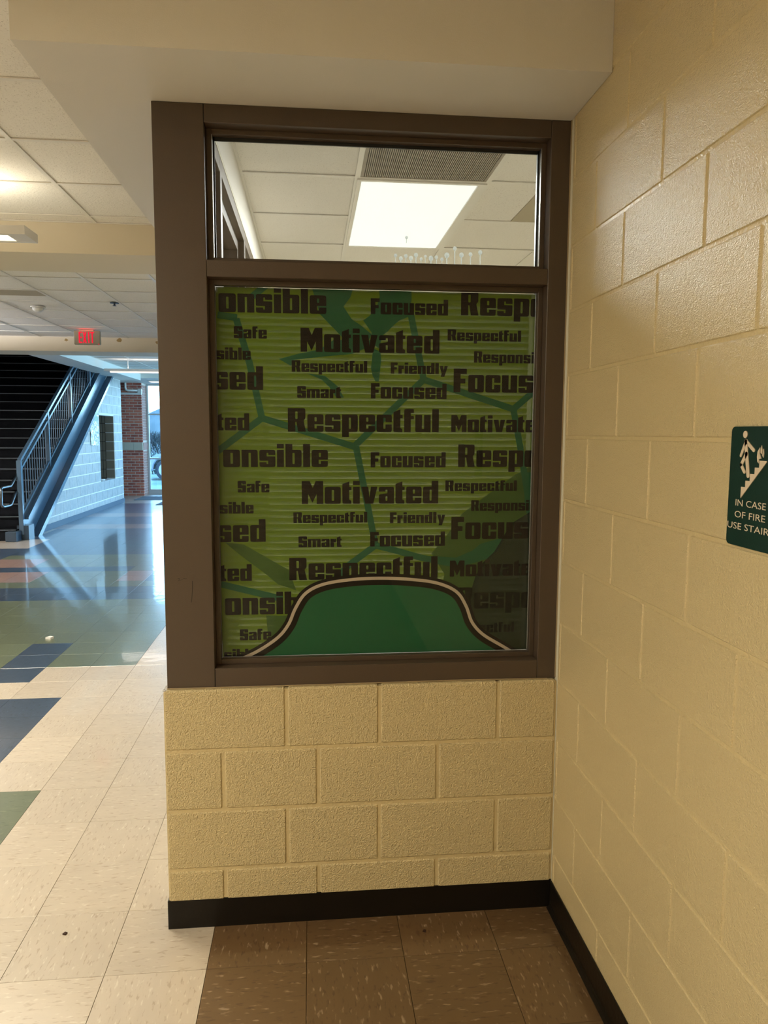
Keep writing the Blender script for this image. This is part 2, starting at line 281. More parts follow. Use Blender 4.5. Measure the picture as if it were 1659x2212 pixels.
SG_STAIR = [(-1.005, 1.517), (-1.004, 1.537), (-1.017, 1.537), (-1.017, 1.55), (-1.031, 1.549), (-1.031, 1.563), (-1.044, 1.563), (-1.044, 1.575), (-1.057, 1.575), (-1.057, 1.589), (-1.074, 1.588), (-1.074, 1.582)]
SG_FLAME = [[(-1.056, 1.613), (-1.05, 1.605), (-1.049, 1.596), (-1.051, 1.587), (-1.055, 1.584), (-1.055, 1.592), (-1.062, 1.593), (-1.056, 1.602)], [(-1.061, 1.617), (-1.059, 1.609), (-1.059, 1.603), (-1.063, 1.601), (-1.064, 1.608)], [(-1.067, 1.611), (-1.069, 1.603), (-1.068, 1.595), (-1.064, 1.599), (-1.066, 1.603)]]
SG_TEXT = [(-0.989, 1.501), (-0.988, 1.514), (-1.081, 1.501), (-0.989, 1.478), (-0.989, 1.491), (-1.081, 1.478), (-0.965, 1.456), (-0.965, 1.469)]
# ================================================================== LARGE STRUCTURE
T = .3048; TX0, TY0 = -0.23358, -0.19592
CH = .2032
def course(k): return k*CH if k <= 8 else 8*CH + (k-8)*.1985
ZS = 2.612            # underside of the bulkhead over the office glazing
ZC = 2.985            # hall ceiling
ZO = 2.80             # office ceiling
HALL_L = -9.0         # left wall of the hall
HALL_B = -6.0         # wall behind the camera
YG = 17.68            # glazed entrance

# ---- floor: sub-base + tiles
floor = bx('floor', (HALL_L, HALL_B, -.12), (3.6, YG+.1, -.004), M['grout']); tag(floor, kind='structure')
def tile_kind(i, j):
    if j < 0 or (i <= 2 and j < 2):
        if i <= 2: return 'f_brown'
    if i >= 6 and 2 <= j < 4: return 'f_green'
    if i >= 7 and 5 <= j < 8: return 'f_blue'
    if i == 8 and 9 <= j < 12: return 'f_blue'
    if i >= 9 and 9 <= j < 17: return 'f_green'
    if i >= 6 and 10 <= j < 17: return 'f_green'
    if i >= 5 and 17 <= j < 19: return 'f_blue'
    if 19 <= j < 20: return 'f_green'
    if 20 <= j < 22:
        if i >= 12 or i == 8: return 'f_pink'
        return 'f_green' if i >= 9 else 'f_blue'
    if j == 22: return 'f_blue' if i >= 9 else 'f_green'
    if 23 <= j < 25: return 'f_pink' if i >= 13 else 'f_green'
    if j == 25: return 'f_green' if i <= 14 else 'f_blue'
    if 26 <= j < 28: return 'f_blue'
    if 28 <= j < 31: return 'f_beige' if i >= 15 else 'f_blue'
    if 31 <= j < 35: return 'f_blue' if i < 16 else 'f_beige'
    if 35 <= j < 37: return 'f_pink'
    if 37 <= j < 41: return 'f_blue'
    if 41 <= j < 43: return 'f_pink'
    if 43 <= j < 50: return 'f_blue' if i > 9 else 'f_green'
    if j >= 50: return 'f_beige'
    return 'f_beige'
def to_px(p):
    d = Vector(p)-CAM; z = d.dot(fw)
    if z < .05: return None
    return 829.5+1581.5*d.dot(r1)/z, 1106-1581.5*d.dot(u1)/z
kinds = {}; near = []
for i in range(-10, 29):
    for j in range(-19, 59):
        x1 = TX0-i*T; x0 = x1-T; y0 = TY0+j*T; y1 = y0+T
        if x1 <= HALL_L or x0 >= 3.6: continue
        x0c, x1c, y0c, y1c = max(x0, HALL_L), min(x1, 3.6), max(y0, HALL_B), min(y1, YG)
        if y0 < 0 < y1 or 0 < x1 and y0 < 0:      # the corner nook: trim to the walls
            if x0 >= -.001 and y1 <= 0: x1c = x0c
            if x0 < 0 < x1: x1c = min(x1c, 0.0)
        if x1c-x0c < .01 or y1c-y0c < .01: continue
        vis = False
        pj = to_px(((x0+x1)/2, (y0+y1)/2, 0))
        if pj and y0 < 6.3 and y1 > -.9:
            hidden = (x0 > -1.2 and y0 > .05)
            if not hidden and -60 < pj[0] < 1600 and pj[1] < 2330 and not (y0 > 0 and pj[0] > 400): vis = True
        kd = tile_kind(i, j); g = .0007
        if vis: near.append((kd, x0c+g, x1c-g, y0c+g, y1c-g))
        else:
            bm = kinds.setdefault(kd, bmesh.new()); box(bm, (x0c+g, y0c+g, -.004), (x1c-g, y1c-g, 0))
share = {}
for kd, a, b, c, d in near:
    key = (kd, round(b-a, 4), round(d-c, 4))
    if key not in share:
        bm = bmesh.new(); w, h = (b-a)/2, (d-c)/2
        vs = [bm.verts.new(p) for p in ((-w, -h, -.004), (w, -h, -.004), (w, h, -.004), (-w, h, -.004), (-w, -h, -.0006), (w, -h, -.0006), (w, h, -.0006), (-w, h, -.0006))]
        e = .0006; vt = [bm.verts.new(p) for p in ((-w+e, -h+e, 0), (w-e, -h+e, 0), (w-e, h-e, 0), (-w+e, h-e, 0))]
        for f in ((0, 1, 5, 4), (1, 2, 6, 5), (2, 3, 7, 6), (3, 0, 4, 7)): bm.faces.new([vs[k] for k in f])
        for k in range(4): bm.faces.new((vs[4+k], vs[4+(k+1) % 4], vt[(k+1) % 4], vt[k]))
        bm.faces.new(vt)
        me = bpy.data.meshes.new('floor_tile'); bm.normal_update(); bm.to_mesh(me); bm.free(); me.materials.append(M[kd]); share[key] = me
    link('floor_tile', share[key], floor, ((a+b)/2, (c+d)/2, 0))
for kd, bm in kinds.items():
    o = build('floor_tiles_beyond', bm, M[kd], floor); tag(o, kind='stuff')
floor_tile_count = len(near)

# ---- block walls
def block_row(parent, joints, z0, z1, plane, face, material, jw=.008, depth=.0035, bev=.0028, clip=None, back=.03):
    """blocks between consecutive joints; plane 'x' = wall x const (joints are y), 'y' = wall y const (joints are x). face = (coordinate, sign towards the room)"""
    c, s = face
    for a, b in zip(joints, joints[1:]):
        lo, hi = min(a, b), max(a, b)
        if hi-lo < .012: continue
        q = jw/2 if hi-lo > .03 else .002
        bm = bmesh.new()
        if plane == 'x': box(bm, (c-s*back, lo+q, z0+jw/2), (c+s*0.0, hi-q, z1-jw/2), min(bev, (hi-lo)/5))
        else: box(bm, (lo+q, c-s*back, z0+jw/2), (hi-q, c, z1-jw/2), min(bev, (hi-lo)/5))
        if clip: 
            for co, no in clip:
                r = bmesh.ops.bisect_plane(bm, geom=bm.verts[:]+bm.edges[:]+bm.faces[:], plane_co=co, plane_no=no, clear_outer=True)
                eb = [e for e in r['geom_cut'] if isinstance(e, bmesh.types.BMEdge)]
                if eb: bmesh.ops.edgeloop_fill(bm, edges=eb)
            if not bm.faces: bm.free(); continue
        build('block', bm, material, parent)

# right wall: x = 0, from the corner (y=0) back past the camera
wall_right = bx('wall_right', (.0025, HALL_B, -.004), (.20, -.0005, ZC+.1), M['mortar']); tag(wall_right, kind='structure')
for k in range(0, 15):
    z0, z1 = course(k), course(k+1)
    if k == 14: z1 = ZC
    js = [0]; d = .021 if k % 2 == 0 else .2032
    if k % 2 == 1: pass
    js.append(-d); d = .4064 if k % 2 == 0 else .6096
    while d < 3.2: js.append(-d); d += .4064
    block_row(wall_right, js, z0, min(z1, ZC+.09), 'x', (0.0, -1), M['block'])
# rest of the right wall behind the camera, coursed in the same way but joined
bm = bmesh.new()
for k in range(0, 15):
    d = .4064*8 if k % 2 == 0 else .2032+.4064*8
    d = d if k % 2 == 0 else d-.4064
    d = {0: 3.2512, 1: 3.048+.2032-.0}[k % 2] if False else d
    while d < -HALL_B-.4:
        e = min(d+.4064, -HALL_B); box(bm, (0, -e+.005, course(k)+.005), (.03, -d-.005, min(course(k+1), ZC+.09)-.005)); d += .4064
tag(build('blocks_beyond', bm, M['block'], wall_right), kind='stuff')

# low wall under the window: y = 0
L0 = -1.298
wall_window = bx('wall_window', (L0+.0035, .0035, -.004), (-.0005, .197, .8085), M['mortar']); tag(wall_window, kind='structure')
rowsA = [0, -.2001, -.5996, -.9047, L0]; rowsD = [0, -.4033, -.8025, -1.1105, L0]
for k in range(4):
    block_row(wall_window, rowsD if k % 2 == 0 else rowsA, course(k), course(k+1)+(.004 if k == 3 else 0), 'y', (0.0, -1), M['block_low'], back=.197 if True else .03, bev=.005)

bm = bmesh.new(); prism(bm, [(-1.2975, .004), (-1.2965, .030), (-1.294, .075), (-1.2985, .12), (-1.2865, .13), (-1.2862, .02), (-1.288, .003)], 'z', .8118, .8131)
build('chipped_paint', bm, mat('chipped_bare_block', (0.62, 0.60, 0.58), .9, .1, bump=[(150, .004)], noise=(180, (0.28, 0.24, 0.2, 1), .9, .5, .6)), wall_window)
# cove base: black vinyl with a toe
def cove(name, pts, kindname):
    """extrude the cove profile along the polyline pts (x,y), room on the left of travel"""
    prof = [(0, .0985), (.003, .1), (.0045, .0985), (.0045, .018), (.008, .007), (.016, .0015), (.016, .0002), (0, .0002)]
    bm = bmesh.new(); rings = []
    P = [Vector((p[0], p[1], 0)) for p in pts]
    for i, p in enumerate(P):
        d0 = (P[i]-P[i-1]).normalized() if i else None; d1 = (P[i+1]-P[i]).normalized() if i < len(P)-1 else None
        n0 = Vector((-d0.y, d0.x, 0)) if d0 else None; n1 = Vector((-d1.y, d1.x, 0)) if d1 else None
        if n0 and n1: n = (n0+n1); n = n/max(.3, n.dot(n0))
        else: n = n0 or n1
        rings.append([bm.verts.new(p+n*u+Vector((0, 0, v))) for u, v in prof])
    for A, B in zip(rings, rings[1:]):
        for k in range(len(prof)): bm.faces.new((A[k], B[k], B[(k+1) % len(prof)], A[(k+1) % len(prof)]))
    bm.faces.new(rings[0][::-1]); bm.faces.new(rings[-1]); bmesh.ops.recalc_face_normals(bm, faces=bm.faces[:])
    return tag(build(name, bm, M['base']), kind='structure')
cove('baseboard_window', [(-.0002, -.0005), (L0-.001, -.0005), (L0-.001, .199)][::-1] , 's')
cove('baseboard_right', [(-.0005, HALL_B+.02), (-.0005, -.006)], 's')

# bulkhead over the glazing, returning along the hall
BX = -1.5625; BY = -.29
bulk = bmesh.new()
prism(bulk, [(-.0005, BY), (-.0005, .20), (-1.13, .20), (-1.13, 2.775), (BX, 2.775), (BX, BY)], 'z', ZS, ZC+.08)
bulkhead = tag(build('ceiling_bulkhead', bulk, M['drywall']), kind='structure'); bulkhead.name = 'trim_1'

# outer shell of the hall
def shell(name, a, b, m='drywall2'): return tag(bx(name, a, b, M[m]), kind='structure')
shell('wall_left', (HALL_L-.15, HALL_B, -.1), (HALL_L, YG, 4.2), 'cmu')
shell('wall_back', (HALL_L, HALL_B-.15, -.1), (.2, HALL_B, ZC+.1), 'block')
# office walls: side wall along the hall (low block wall + glazing over), rear, right
off_low = shell('wall_office_low', (-1.285, .20, 0), (-1.13, 3.2, .81), 'office_wall')
shell('wall_office_rear', (-1.285, 3.2, 0), (3.6, 3.35, ZC+.1), 'office_wall')
shell('wall_office_right', (3.4, .2, 0), (3.55, 3.2, ZC+.1), 'office_wall')
shell('wall_office_front', (0.0005, 0, 0), (3.6, .19, ZC+.1), 'office_wall')
shell('wall_hall_right', (-1.285, 3.35, 0), (-1.13, 9.0, ZC+.1), 'drywall2')
shell('wall_lobby_near', (-1.13, 8.85, 0), (3.6, 9.0, ZC+.1), 'drywall2')
shell('wall_lobby_right', (3.45, 9.0, 0), (3.6, 9.3, ZC+.1), 'drywall2')
# header over the office side glazing (drywall, inside of the office)
shell('wall_office_head', (-1.285, .201, 2.60), (-1.1305, 3.2, ZC+.1), 'office_wall')

# ---- suspended ceilings
def ceiling(name, x0, x1, y0, y1, z, gx, gy, openings=(), tile_m='tile_c', top=.09, sep=.61):
    """cover plate above, T bars on the grid, one mineral tile object per cell"""
    c = tag(bx(name, (x0, y0, z+.03), (x1, y1, z+top), M['plate']), kind='structure')  # unseen plate, put in to block light from above
    xs = [x0]+sorted(x for x in gx if x0+.02 < x < x1-.02)+[x1]; ys = [y0]+sorted(y for y in gy if y0+.02 < y < y1-.02)+[y1]
    bm = bmesh.new()
    for x in xs: box(bm, (max(x-.012, x0), y0, z-.001), (min(x+.012, x1), y1, z+.004))
    for y in ys: box(bm, (x0, max(y-.012, y0), z-.0005), (x1, min(y+.012, y1), z+.0045))
    build('ceiling_grid', bm, M['tbar'], c)
    cache = {}
    for i in range(len(xs)-1):
        for j in range(len(ys)-1):
            cx_, cy_ = (xs[i]+xs[i+1])/2, (ys[j]+ys[j+1])/2
            if any(a < cx_ < b and e < cy_ < f for a, b, e, f in openings): continue
            w, h = round(xs[i+1]-xs[i]-.004, 4), round(ys[j+1]-ys[j]-.004, 4)
            if w < .02 or h < .02: continue
            if (w, h) not in cache:
                bm = bmesh.new(); box(bm, (-w/2, -h/2, 0), (w/2, h/2, .014))
                me = bpy.data.meshes.new('ceiling_tile'); bm.normal_update(); bm.to_mesh(me); bm.free(); me.materials.append(M[tile_m]); cache[(w, h)] = me
            link('ceiling_tile', cache[(w, h)], c, (cx_, cy_, z+.006))
    return c
GX = [-2.205-.61*k for k in range(-3, 12)]; GY = [.79+.61*k for k in range(-12, 30)]
ceiling('ceiling', HALL_L, BX, HALL_B, 2.775, ZC, [x for x in GX], GY)
ceiling('ceiling_nook', BX, -.0005, HALL_B, BY, ZC, [x for x in GX], GY)
ceiling('ceiling_mid', HALL_L, -1.285, 3.365, 8.74, ZC, GX, [3.96+.607*k for k in range(0, 9)], openings=[(-4.06, -3.40, 5.18, 5.79)])
ceiling('ceiling_lobby', -4.75, 3.45, 9.32, 15.4, ZC, [-4.14+1.22*k for k in range(0, 7)], [9.9+.61*k for k in range(0, 10)])
OX = [-1.11, -.60, .01, .62, 1.23, 1.84, 2.45, 3.06]; OY = [.56, 1.17, 1.79, 2.40, 3.01]
ceiling('ceiling_office', -1.13, 3.4, .2, 3.2, ZO, OX, OY, openings=[(-.60, .01, .56, 2.40), (.01, .62, 1.17, 1.79)])
# dropped beams across the hall
shell('trim_2', (HALL_L, 2.776, 2.792), (-1.285, 3.364, ZC+.09), 'beamtan')
beam2 = shell('trim_3', (HALL_L, 8.742, 2.785), (-1.285, 9.318, ZC+.09), 'beamtan')
for cx_, cz_, r_ in ((-4.29, 2.945, .032), (-3.55, 2.95, .045), (-3.02, 2.93, .034)):
    bm = bmesh.new(); random.seed(int(cx_*-100))
    prism(bm, [(cx_+r_*random.uniform(.55, 1.1)*math.cos(a*PI/6), cz_+r_*random.uniform(.4, .8)*math.sin(a*PI/6)) for a in range(12)], 'y', 8.7405, 8.7425)
    build('water_stain', bm, M['stain'], beam2)
# underside and fascia beside the stair opening; beam over the entrance
shell('trim_4', (-5.215, 9.319, 2.835), (-4.7505, 15.399, ZC+.09), 'drywall2')
shell('trim_5', (-9.0, 15.4, 2.89), (3.45, YG, ZC+.09), 'drywall2')
# stairwell enclosure
shell('wall_stair_end', (HALL_L, 16.4, 0), (-6.05, 16.55, 4.6), 'steel_d')
shell('ceiling_stair', (HALL_L, 9.32, 4.2), (-5.216, 17.6, 4.3), 'steel_d')
shell('wall_stair_upper', (-5.215, 9.319, ZC+.09), (-5.17, 16.4, 4.2), 'drywall2')
shell('wall_stair_front', (HALL_L, 9.24, ZC+.09), (-5.17, 9.318, 4.3), 'drywall2')

# ---- pale block wall under the stair with its opening
SL = .607                                   # stair slope
def zline(y): return SL*(y-9.62)            # underside of the stringer
XW = -5.20
wall_stair = bmesh.new()
prism(wall_stair, [(9.66, 0), (13.53, 0), (13.53, zline(13.53)-.02), ], 'x', XW-.19, XW-.004)
prism(wall_stair, [(13.53, 0), (14.66, 0), (14.66, .60), (13.53, .60)], 'x', XW-.19, XW-.004)
prism(wall_stair, [(13.53, 1.99), (14.66, 1.99), (14.66, 2.83), (14.20, 2.83), (13.53, zline(13.53)-.02)], 'x', XW-.19, XW-.004)
prism(wall_stair, [(14.66, 0), (15.36, 0), (15.36, 2.83), (14.66, 2.83)], 'x', XW-.19, XW-.004)
wall_stair = tag(build('wall_stair', wall_stair, M['cmu_m']), kind='structure')
nrm = Vector((0, -SL, 1)).normalized()
for k in range(14):
    z0, z1 = k*CH, min((k+1)*CH, 2.83)
    off = 0 if k % 2 == 0 else .2032
    js = []; y = 15.36; js.append(y); y -= .4064-off*1.0 if off else .4064
    while y > 9.4: js.append(y); y -= .4064
    js.append(9.6)
    js = sorted(set(js))
    segs = []
    for a, b in zip(js, js[1:]):
        if .58 < (z0+z1)/2 < 1.99:
            if a < 13.53 < b: segs += [(a, 13.53)]; 
            if a < 14.66 < b: segs += [(14.66, b)]
            if (a >= 13.53 and b <= 14.66) or (a < 13.53 < b) or (a < 14.66 < b): continue
        segs.append((a, b))
    for a, b in segs:
        block_row(wall_stair, [a, b], z0, z1, 'x', (XW, 1), M['cmu'], jw=.018, bev=.003, clip=[(Vector((0, 9.62, -.02)), nrm)])
# room seen through the opening: stack-bonded tan wall facing the hall
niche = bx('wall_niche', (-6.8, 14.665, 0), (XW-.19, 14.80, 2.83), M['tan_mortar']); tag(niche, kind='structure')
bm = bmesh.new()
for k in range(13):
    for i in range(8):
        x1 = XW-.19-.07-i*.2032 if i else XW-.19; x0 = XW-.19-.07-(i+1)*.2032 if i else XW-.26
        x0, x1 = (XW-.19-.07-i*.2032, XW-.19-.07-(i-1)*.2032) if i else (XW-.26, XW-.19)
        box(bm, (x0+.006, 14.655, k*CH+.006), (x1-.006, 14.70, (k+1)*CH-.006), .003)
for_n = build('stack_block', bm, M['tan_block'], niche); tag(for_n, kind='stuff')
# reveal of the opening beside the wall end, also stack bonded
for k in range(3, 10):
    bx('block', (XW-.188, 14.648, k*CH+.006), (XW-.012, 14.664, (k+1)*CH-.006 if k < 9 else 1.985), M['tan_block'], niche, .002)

# ---- cove base along the stair wall
bm = bmesh.new(); box(bm, (XW, 9.80, 0), (XW+.012, 15.36, .10), .002)
tag(build('baseboard_stair', bm, mat('slate_base', (0.03, 0.06, 0.10), .5, .2)), kind='structure')

# ---- brick pier beside the entrance
PX0, PX1, PY = -5.95, -5.125, 17.10
pier = tag(bx('wall_entrance_pier', (PX0, PY+.008, 0), (PX1-.008, YG+.1, 2.895), M['brick_m']), kind='structure')
BRH = .0677
def brick_courses(z0, z1, off0):
    n = round((z1-z0)/BRH); h = (z1-z0)/n
    for k in range(n):
        za, zb = z0+k*h+.007, z0+(k+1)*h-.007
        x = PX1; first = True; half = (k+off0) % 2
        while x > PX0+.01:
            w = .098 if (first and half) else .203
            xa = max(x-w, PX0)
            if x-xa > .02:
                bm = bmesh.new(); box(bm, (xa+(.007 if xa > PX0 else 0), PY, za), (x-(0 if first else .007), PY+.06, zb), .0025)
                build('brick', bm, M['brick'] if random.random() < .7 else M['brick2'], pier)
            x = xa; first = False
brick_courses(0, 1.18, 0); brick_courses(1.375, 2.895, 1)
x = PX1
for w in (.235, .235, .235, .12):
    bx('band_stone', (x-w+.004, PY-.012, 1.184), (x, PY+.05, 1.371), M['lime'], pier, .004); x -= w
bm = bmesh.new()      # return of the pier towards the glass, courses joined
for k in range(43):
    z = k*BRH
    if 1.18-.03 < z < 1.36: continue
    half = k % 2; y = PY+.07
    for w in ((.2, .2, .2) if half else (.1, .2, .2, .1)):
        ye = min(y+w, YG+.1)
        if ye-y > .03 and z+BRH < 2.9: box(bm, (PX1-.03, y+.005, z+.005), (PX1, ye-.005, z+BRH-.005), .002)
        y = ye
box(bm, (PX1-.03, PY+.05, 1.184), (PX1+.012, YG, 1.371))
tag(build('return_bricks', bm, mat('brick_return_daylight_tint', (0.42, 0.24, 0.20), .8, .2, bump=[(90, .003)]), pier), kind='stuff')  # paler brick colour carries the daylight that falls on this side
shell('wall_entrance_left', (HALL_L, YG-.05, 0), (PX0-.001, YG+.1, 2.895), 'brick_m')

# ---- unseen glazed side of the lobby, added to bring daylight onto the stair wall
side = empty('window_side_added', (3.5, 13.5, 0), kind='structure')
for k in range(8): bx('mullion', (3.47, 9.30+k*1.185, .13), (3.57, 9.35+k*1.185, 2.86), M['store'], side, .002)
for z0, z1 in ((.0, .13), (.925, .965), (2.09, 2.125), (2.86, 2.98)): bx('transom_rail', (3.472, 9.3, z0), (3.568, YG-.06, z1), M['store'], side, .002)
for z0, z1 in ((.13, .925), (.965, 2.09), (2.125, 2.86)): bx('pane', (3.516, 9.35, z0), (3.524, YG-.06, z1), M['glass_s'], side)

# ---- glazed entrance wall
store = empty('window_2', (-1.2, YG, 0), kind='structure')
for x in [PX1-.0+.028]+[-3.95+1.17*k for k in range(0, 7)]:
    if x < 3.4: bx('mullion', (x-.025, YG-.05, .13), (x+.025, YG+.05, 2.86), M['store'], store, .002)
for z0, z1 in ((.0, .13), (.925, .965), (2.09, 2.125), (2.85, 2.894)):
    bx('transom_rail', (PX1+.004, YG-.045, z0), (3.44, YG+.045, z1), M['store'], store, .002)
for z0, z1 in ((.13, .925), (.965, 2.09), (2.125, 2.85)):
    bx('pane', (PX1+.03, YG-.004, z0), (3.42, YG+.004, z1), M['glass_s'], store)
# ================================================================== OFFICE WINDOW (hollow metal frame, transom pane, lower pane)
win = empty('window_1', (-.64, .02, .8128), kind='structure')
FY = .02; FB = .166
ZB, ZT = .8135, 2.6115
def member(name, a, b, lab=None):
    o = bx(name, a, b, M['frame'], win, .0015)
    if lab: o['label'] = lab
    return o
member('corner_post', (-1.285, FY, ZB), (-1.1335, FB, ZT))
member('jamb', (-.0635, FY, ZB), (-.001, FB, ZT))
member('head', (-1.133, FY+.0004, 2.558), (-.064, FB, ZT))
member('mullion', (-1.133, FY+.0004, 2.110), (-.064, FB, 2.160))
member('sill', (-1.133, FY+.0004, ZB), (-.064, FB, .877))
def stop(z0, z1):        # raised stop round one opening, with glazing gasket
    a, b, y0, y1 = -1.133, -.064, .064, .088; s = .016
    for nm, p, q in (('stop', (a, y0, z0), (a+s, y1, z1)), ('stop', (b-s, y0, z0), (b, y1, z1)), ('stop', (a+s, y0, z0), (b-s, y1, z0+s)), ('stop', (a+s, y0, z1-s), (b-s, y1, z1))):
        bx(nm, p, q, M['frame'], win, .001)
stop(.877, 2.110); stop(2.160, 2.558)
for p, q in (((-.0815, .0645, 2.1765), (-.0801, .0885, 2.5415)), ((-1.1169, .0645, 2.1765), (-1.1155, .0885, 2.5415))):
    bx('stop_glint_strip', p, q, M['bead'], win)  # added metal strips standing in for light caught by the stops' inner faces
# dark gasket and bright bead round the transom pane
for p, q in (((-1.1169, .0885, 2.176), (-1.111, .094, 2.542)), ((-.086, .0885, 2.176), (-.0801, .094, 2.542)), ((-1.1169, .0885, 2.532), (-.0801, .094, 2.542))):
    bx('gasket', p, q, M['gasket'], win)
for p, q in (((-1.133, .103, 2.160), (-1.120, .118, 2.558)), ((-.079, .103, 2.160), (-.064, .125, 2.558)), ((-1.12, .103, 2.545), (-.079, .112, 2.558))):
    bx('glazing_bead', p, q, M['bead'], win)
pane_t = bx('transom_pane', (-1.1175, .0945, 2.1755), (-.0795, .1005, 2.5425), M['glass'], win)
pane_l = bx('lower_pane', (-1.1175, .0885, .8925), (-.0795, .0915, 2.0945), glass_mat('lower_clear_pane', (1, 1, 1), .35), win)
# seams, sealant and marks on the frame
bx('weld_seam', (-1.1338, FY-.0003, ZB), (-1.1328, FY+.002, .877), M['gasket'], win)
bx('weld_seam', (-1.1338, FY-.0003, 2.558), (-1.1328, FY+.002, ZT), M['gasket'], win)
bm = bmesh.new()
tube(bm, [(-1.285, FY-.001, ZB+.001), (-.8, FY-.002, ZB+.001), (-.3, FY-.001, ZB+.002), (-.03, FY-.003, ZB)], .0022, 5)
tube(bm, [(-.0012, FY-.002, ZB+.004), (-.0012, FY-.002, 1.6), (-.0012, FY-.002, ZT)], .0022, 5)
build('sealant', bm, mat('aged_sealant', (0.33, 0.25, 0.14), .6, .3), win)
def stroke(pts, w, y0, y1, bm=None):
    bm = bm or bmesh.new(); L, R = [], []
    for i, p in enumerate(pts):
        a, b = Vector(pts[max(i-1, 0)]), Vector(pts[min(i+1, len(pts)-1)]); d = (b-a).normalized(); n = Vector((-d.y, d.x))
        L.append(Vector(p)+n*w/2); R.append(Vector(p)-n*w/2)
    for i in range(len(pts)-1):
        prism(bm, [L[i], L[i+1], R[i+1], R[i]], 'y', y0, y1)
    return bm
bm = stroke([(-1.2435, 1.174), (-1.239, 1.1755), (-1.2365, 1.173), (-1.242, 1.1685), (-1.2345, 1.168)], .0012, FY-.0006, FY+.0004)
stroke([(-1.231, 1.170), (-1.229, 1.171)], .0014, FY-.0006, FY+.0004, bm); stroke([(-1.226, 1.174), (-1.222, 1.1755), (-1.220, 1.1735), (-1.216, 1.1745)], .0011, FY-.0006, FY+.0004, bm)
build('pen_mark', bm, M['ink'], win)
build('pen_mark', stroke([(-1.198, 1.166), (-1.1983, 1.14), (-1.200, 1.118), (-1.203, 1.097)], .0013, FY-.0006, FY+.0004), M['ink'], win)
# dried drips on the transom pane
random.seed(3)
drips = [(-.545, 2.205, .030), (-.528, 2.196, .016), (-.512, 2.204, .028), (-.495, 2.198, .018), (-.479, 2.208, .034), (-.462, 2.196, .014), (-.448, 2.205, .024), (-.430, 2.199, .026), (-.412, 2.203, .036), (-.394, 2.197, .020), (-.378, 2.21, .030), (-.352, 2.232, .045), (-.330, 2.212, .020), (-.300, 2.215, .03), (-.268, 2.222, .026), (-.51, 2.262, .012)]
for x, z, l in drips:
    bm = bmesh.new(); w = random.uniform(.0045, .0085); l *= 1.5
    prism(bm, [(x+w*math.cos(a*PI/5), z+w*1.1*math.sin(a*PI/5)) for a in range(10)], 'y', .0938, .0944)
    prism(bm, [(x-w*.25, z), (x-w*.22, z-l), (x+w*.22, z-l), (x+w*.25, z)], 'y', .0939, .0944)
    build('dried_drip', bm, glass_mat('drip_residue', (.86, .88, .87), 0) if 'drip_residue' not in bpy.data.materials else bpy.data.materials['drip_residue'], win)
dm = bpy.data.materials['drip_residue']; n = dm.node_tree
df = n.nodes.new('ShaderNodeBsdfTranslucent'); df.inputs[0].default_value = (.7, .72, .7, 1)
for nd in n.nodes:
    if nd.type == 'MIX_SHADER':
        for l in list(nd.inputs[0].links): n.links.remove(l)
        nd.inputs[0].default_value = .45; n.links.new(df.outputs[0], nd.inputs[2])

# side glazing of the office along the hall
win3 = empty('window_3', (-1.2, 1.7, .81), kind='structure')
for y0, y1 in ((.401, .451), (1.345, 1.40), (2.295, 2.35), (3.14, 3.199)):
    bx('mullion', (-1.28, y0, .8105), (-1.131, y1, 2.598), M['frame'], win3, .0015)
for y0, y1 in ((.201, .401), (.451, 1.345), (1.40, 2.295), (2.35, 3.14)):
    bx('head', (-1.28, y0, 2.545), (-1.1312, y1, 2.598), M['frame'], win3, .001)
    bx('sill', (-1.28, y0, .8105), (-1.1312, y1, .86), M['frame'], win3, .001)
    bx('transom_rail', (-1.28, y0, 2.105), (-1.1312, y1, 2.155), M['frame'], win3, .001)
    if y1-y0 > .3:
        for zz0, zz1 in ((2.155, 2.545), (.86, 2.105)):
            for p, q in (((-1.235, y0, zz1-.05), (-1.16, y1, zz1)), ((-1.235, y0, zz0), (-1.16, y0+.04, zz1-.05)), ((-1.235, y1-.04, zz0), (-1.16, y1, zz1-.05))):
                bx('stop', p, q, M['frame'], win3, .001)
    for zz0, zz1 in ((2.156, 2.544), (.861, 2.104)):
        bx('pane', (-1.205, y0+.001, zz0), (-1.199, y1-.001, zz1), M['glass'], win3)

# ================================================================== PRINTED WINDOW FILM
FX0, FX1, FZ0, FZ1 = -1.1165, -.0805, .8935, 2.0935
YB = .0935
bm = bmesh.new(); bm.faces.new([bm.verts.new(p) for p in ((FX0, YB, FZ0), (FX1, YB, FZ0), (FX1, YB, FZ1), (FX0, YB, FZ1))])
film = build('window_film', bm, F_LIME)      # a sheet a fraction of a millimetre thick
tag(film, 'lime green printed window film with rows of black words, behind the lower pane', 'window film')
def clipf(bm):
    for co, no in (((FX0, 0, 0), (-1, 0, 0)), ((FX1, 0, 0), (1, 0, 0)), ((0, 0, FZ0), (0, 0, -1)), ((0, 0, FZ1), (0, 0, 1))):
        bmesh.ops.bisect_plane(bm, geom=bm.verts[:]+bm.edges[:]+bm.faces[:], plane_co=co, plane_no=no, clear_outer=True)
def flat(bm, loops, y):
    """fill (x, z) loops (outer + holes) as flat print at depth y, facing the hall"""
    from mathutils.geometry import tessellate_polygon
    vv = [[Vector((p[0], p[1], 0)) for p in l] for l in loops]; fl = [p for l in vv for p in l]
    vs = [bm.verts.new((p.x, y, p.y)) for p in fl]
    for t in tessellate_polygon(vv):
        try:
            f = bm.faces.new([vs[k] for k in t]); f.normal_update()
            if f.normal.y > 0: f.normal_flip()
        except ValueError: pass
def sub(name, bm, m, label=None):
    clipf(bm); o = build(name, bm, m, film)
    if label: o['label'] = label
    return o
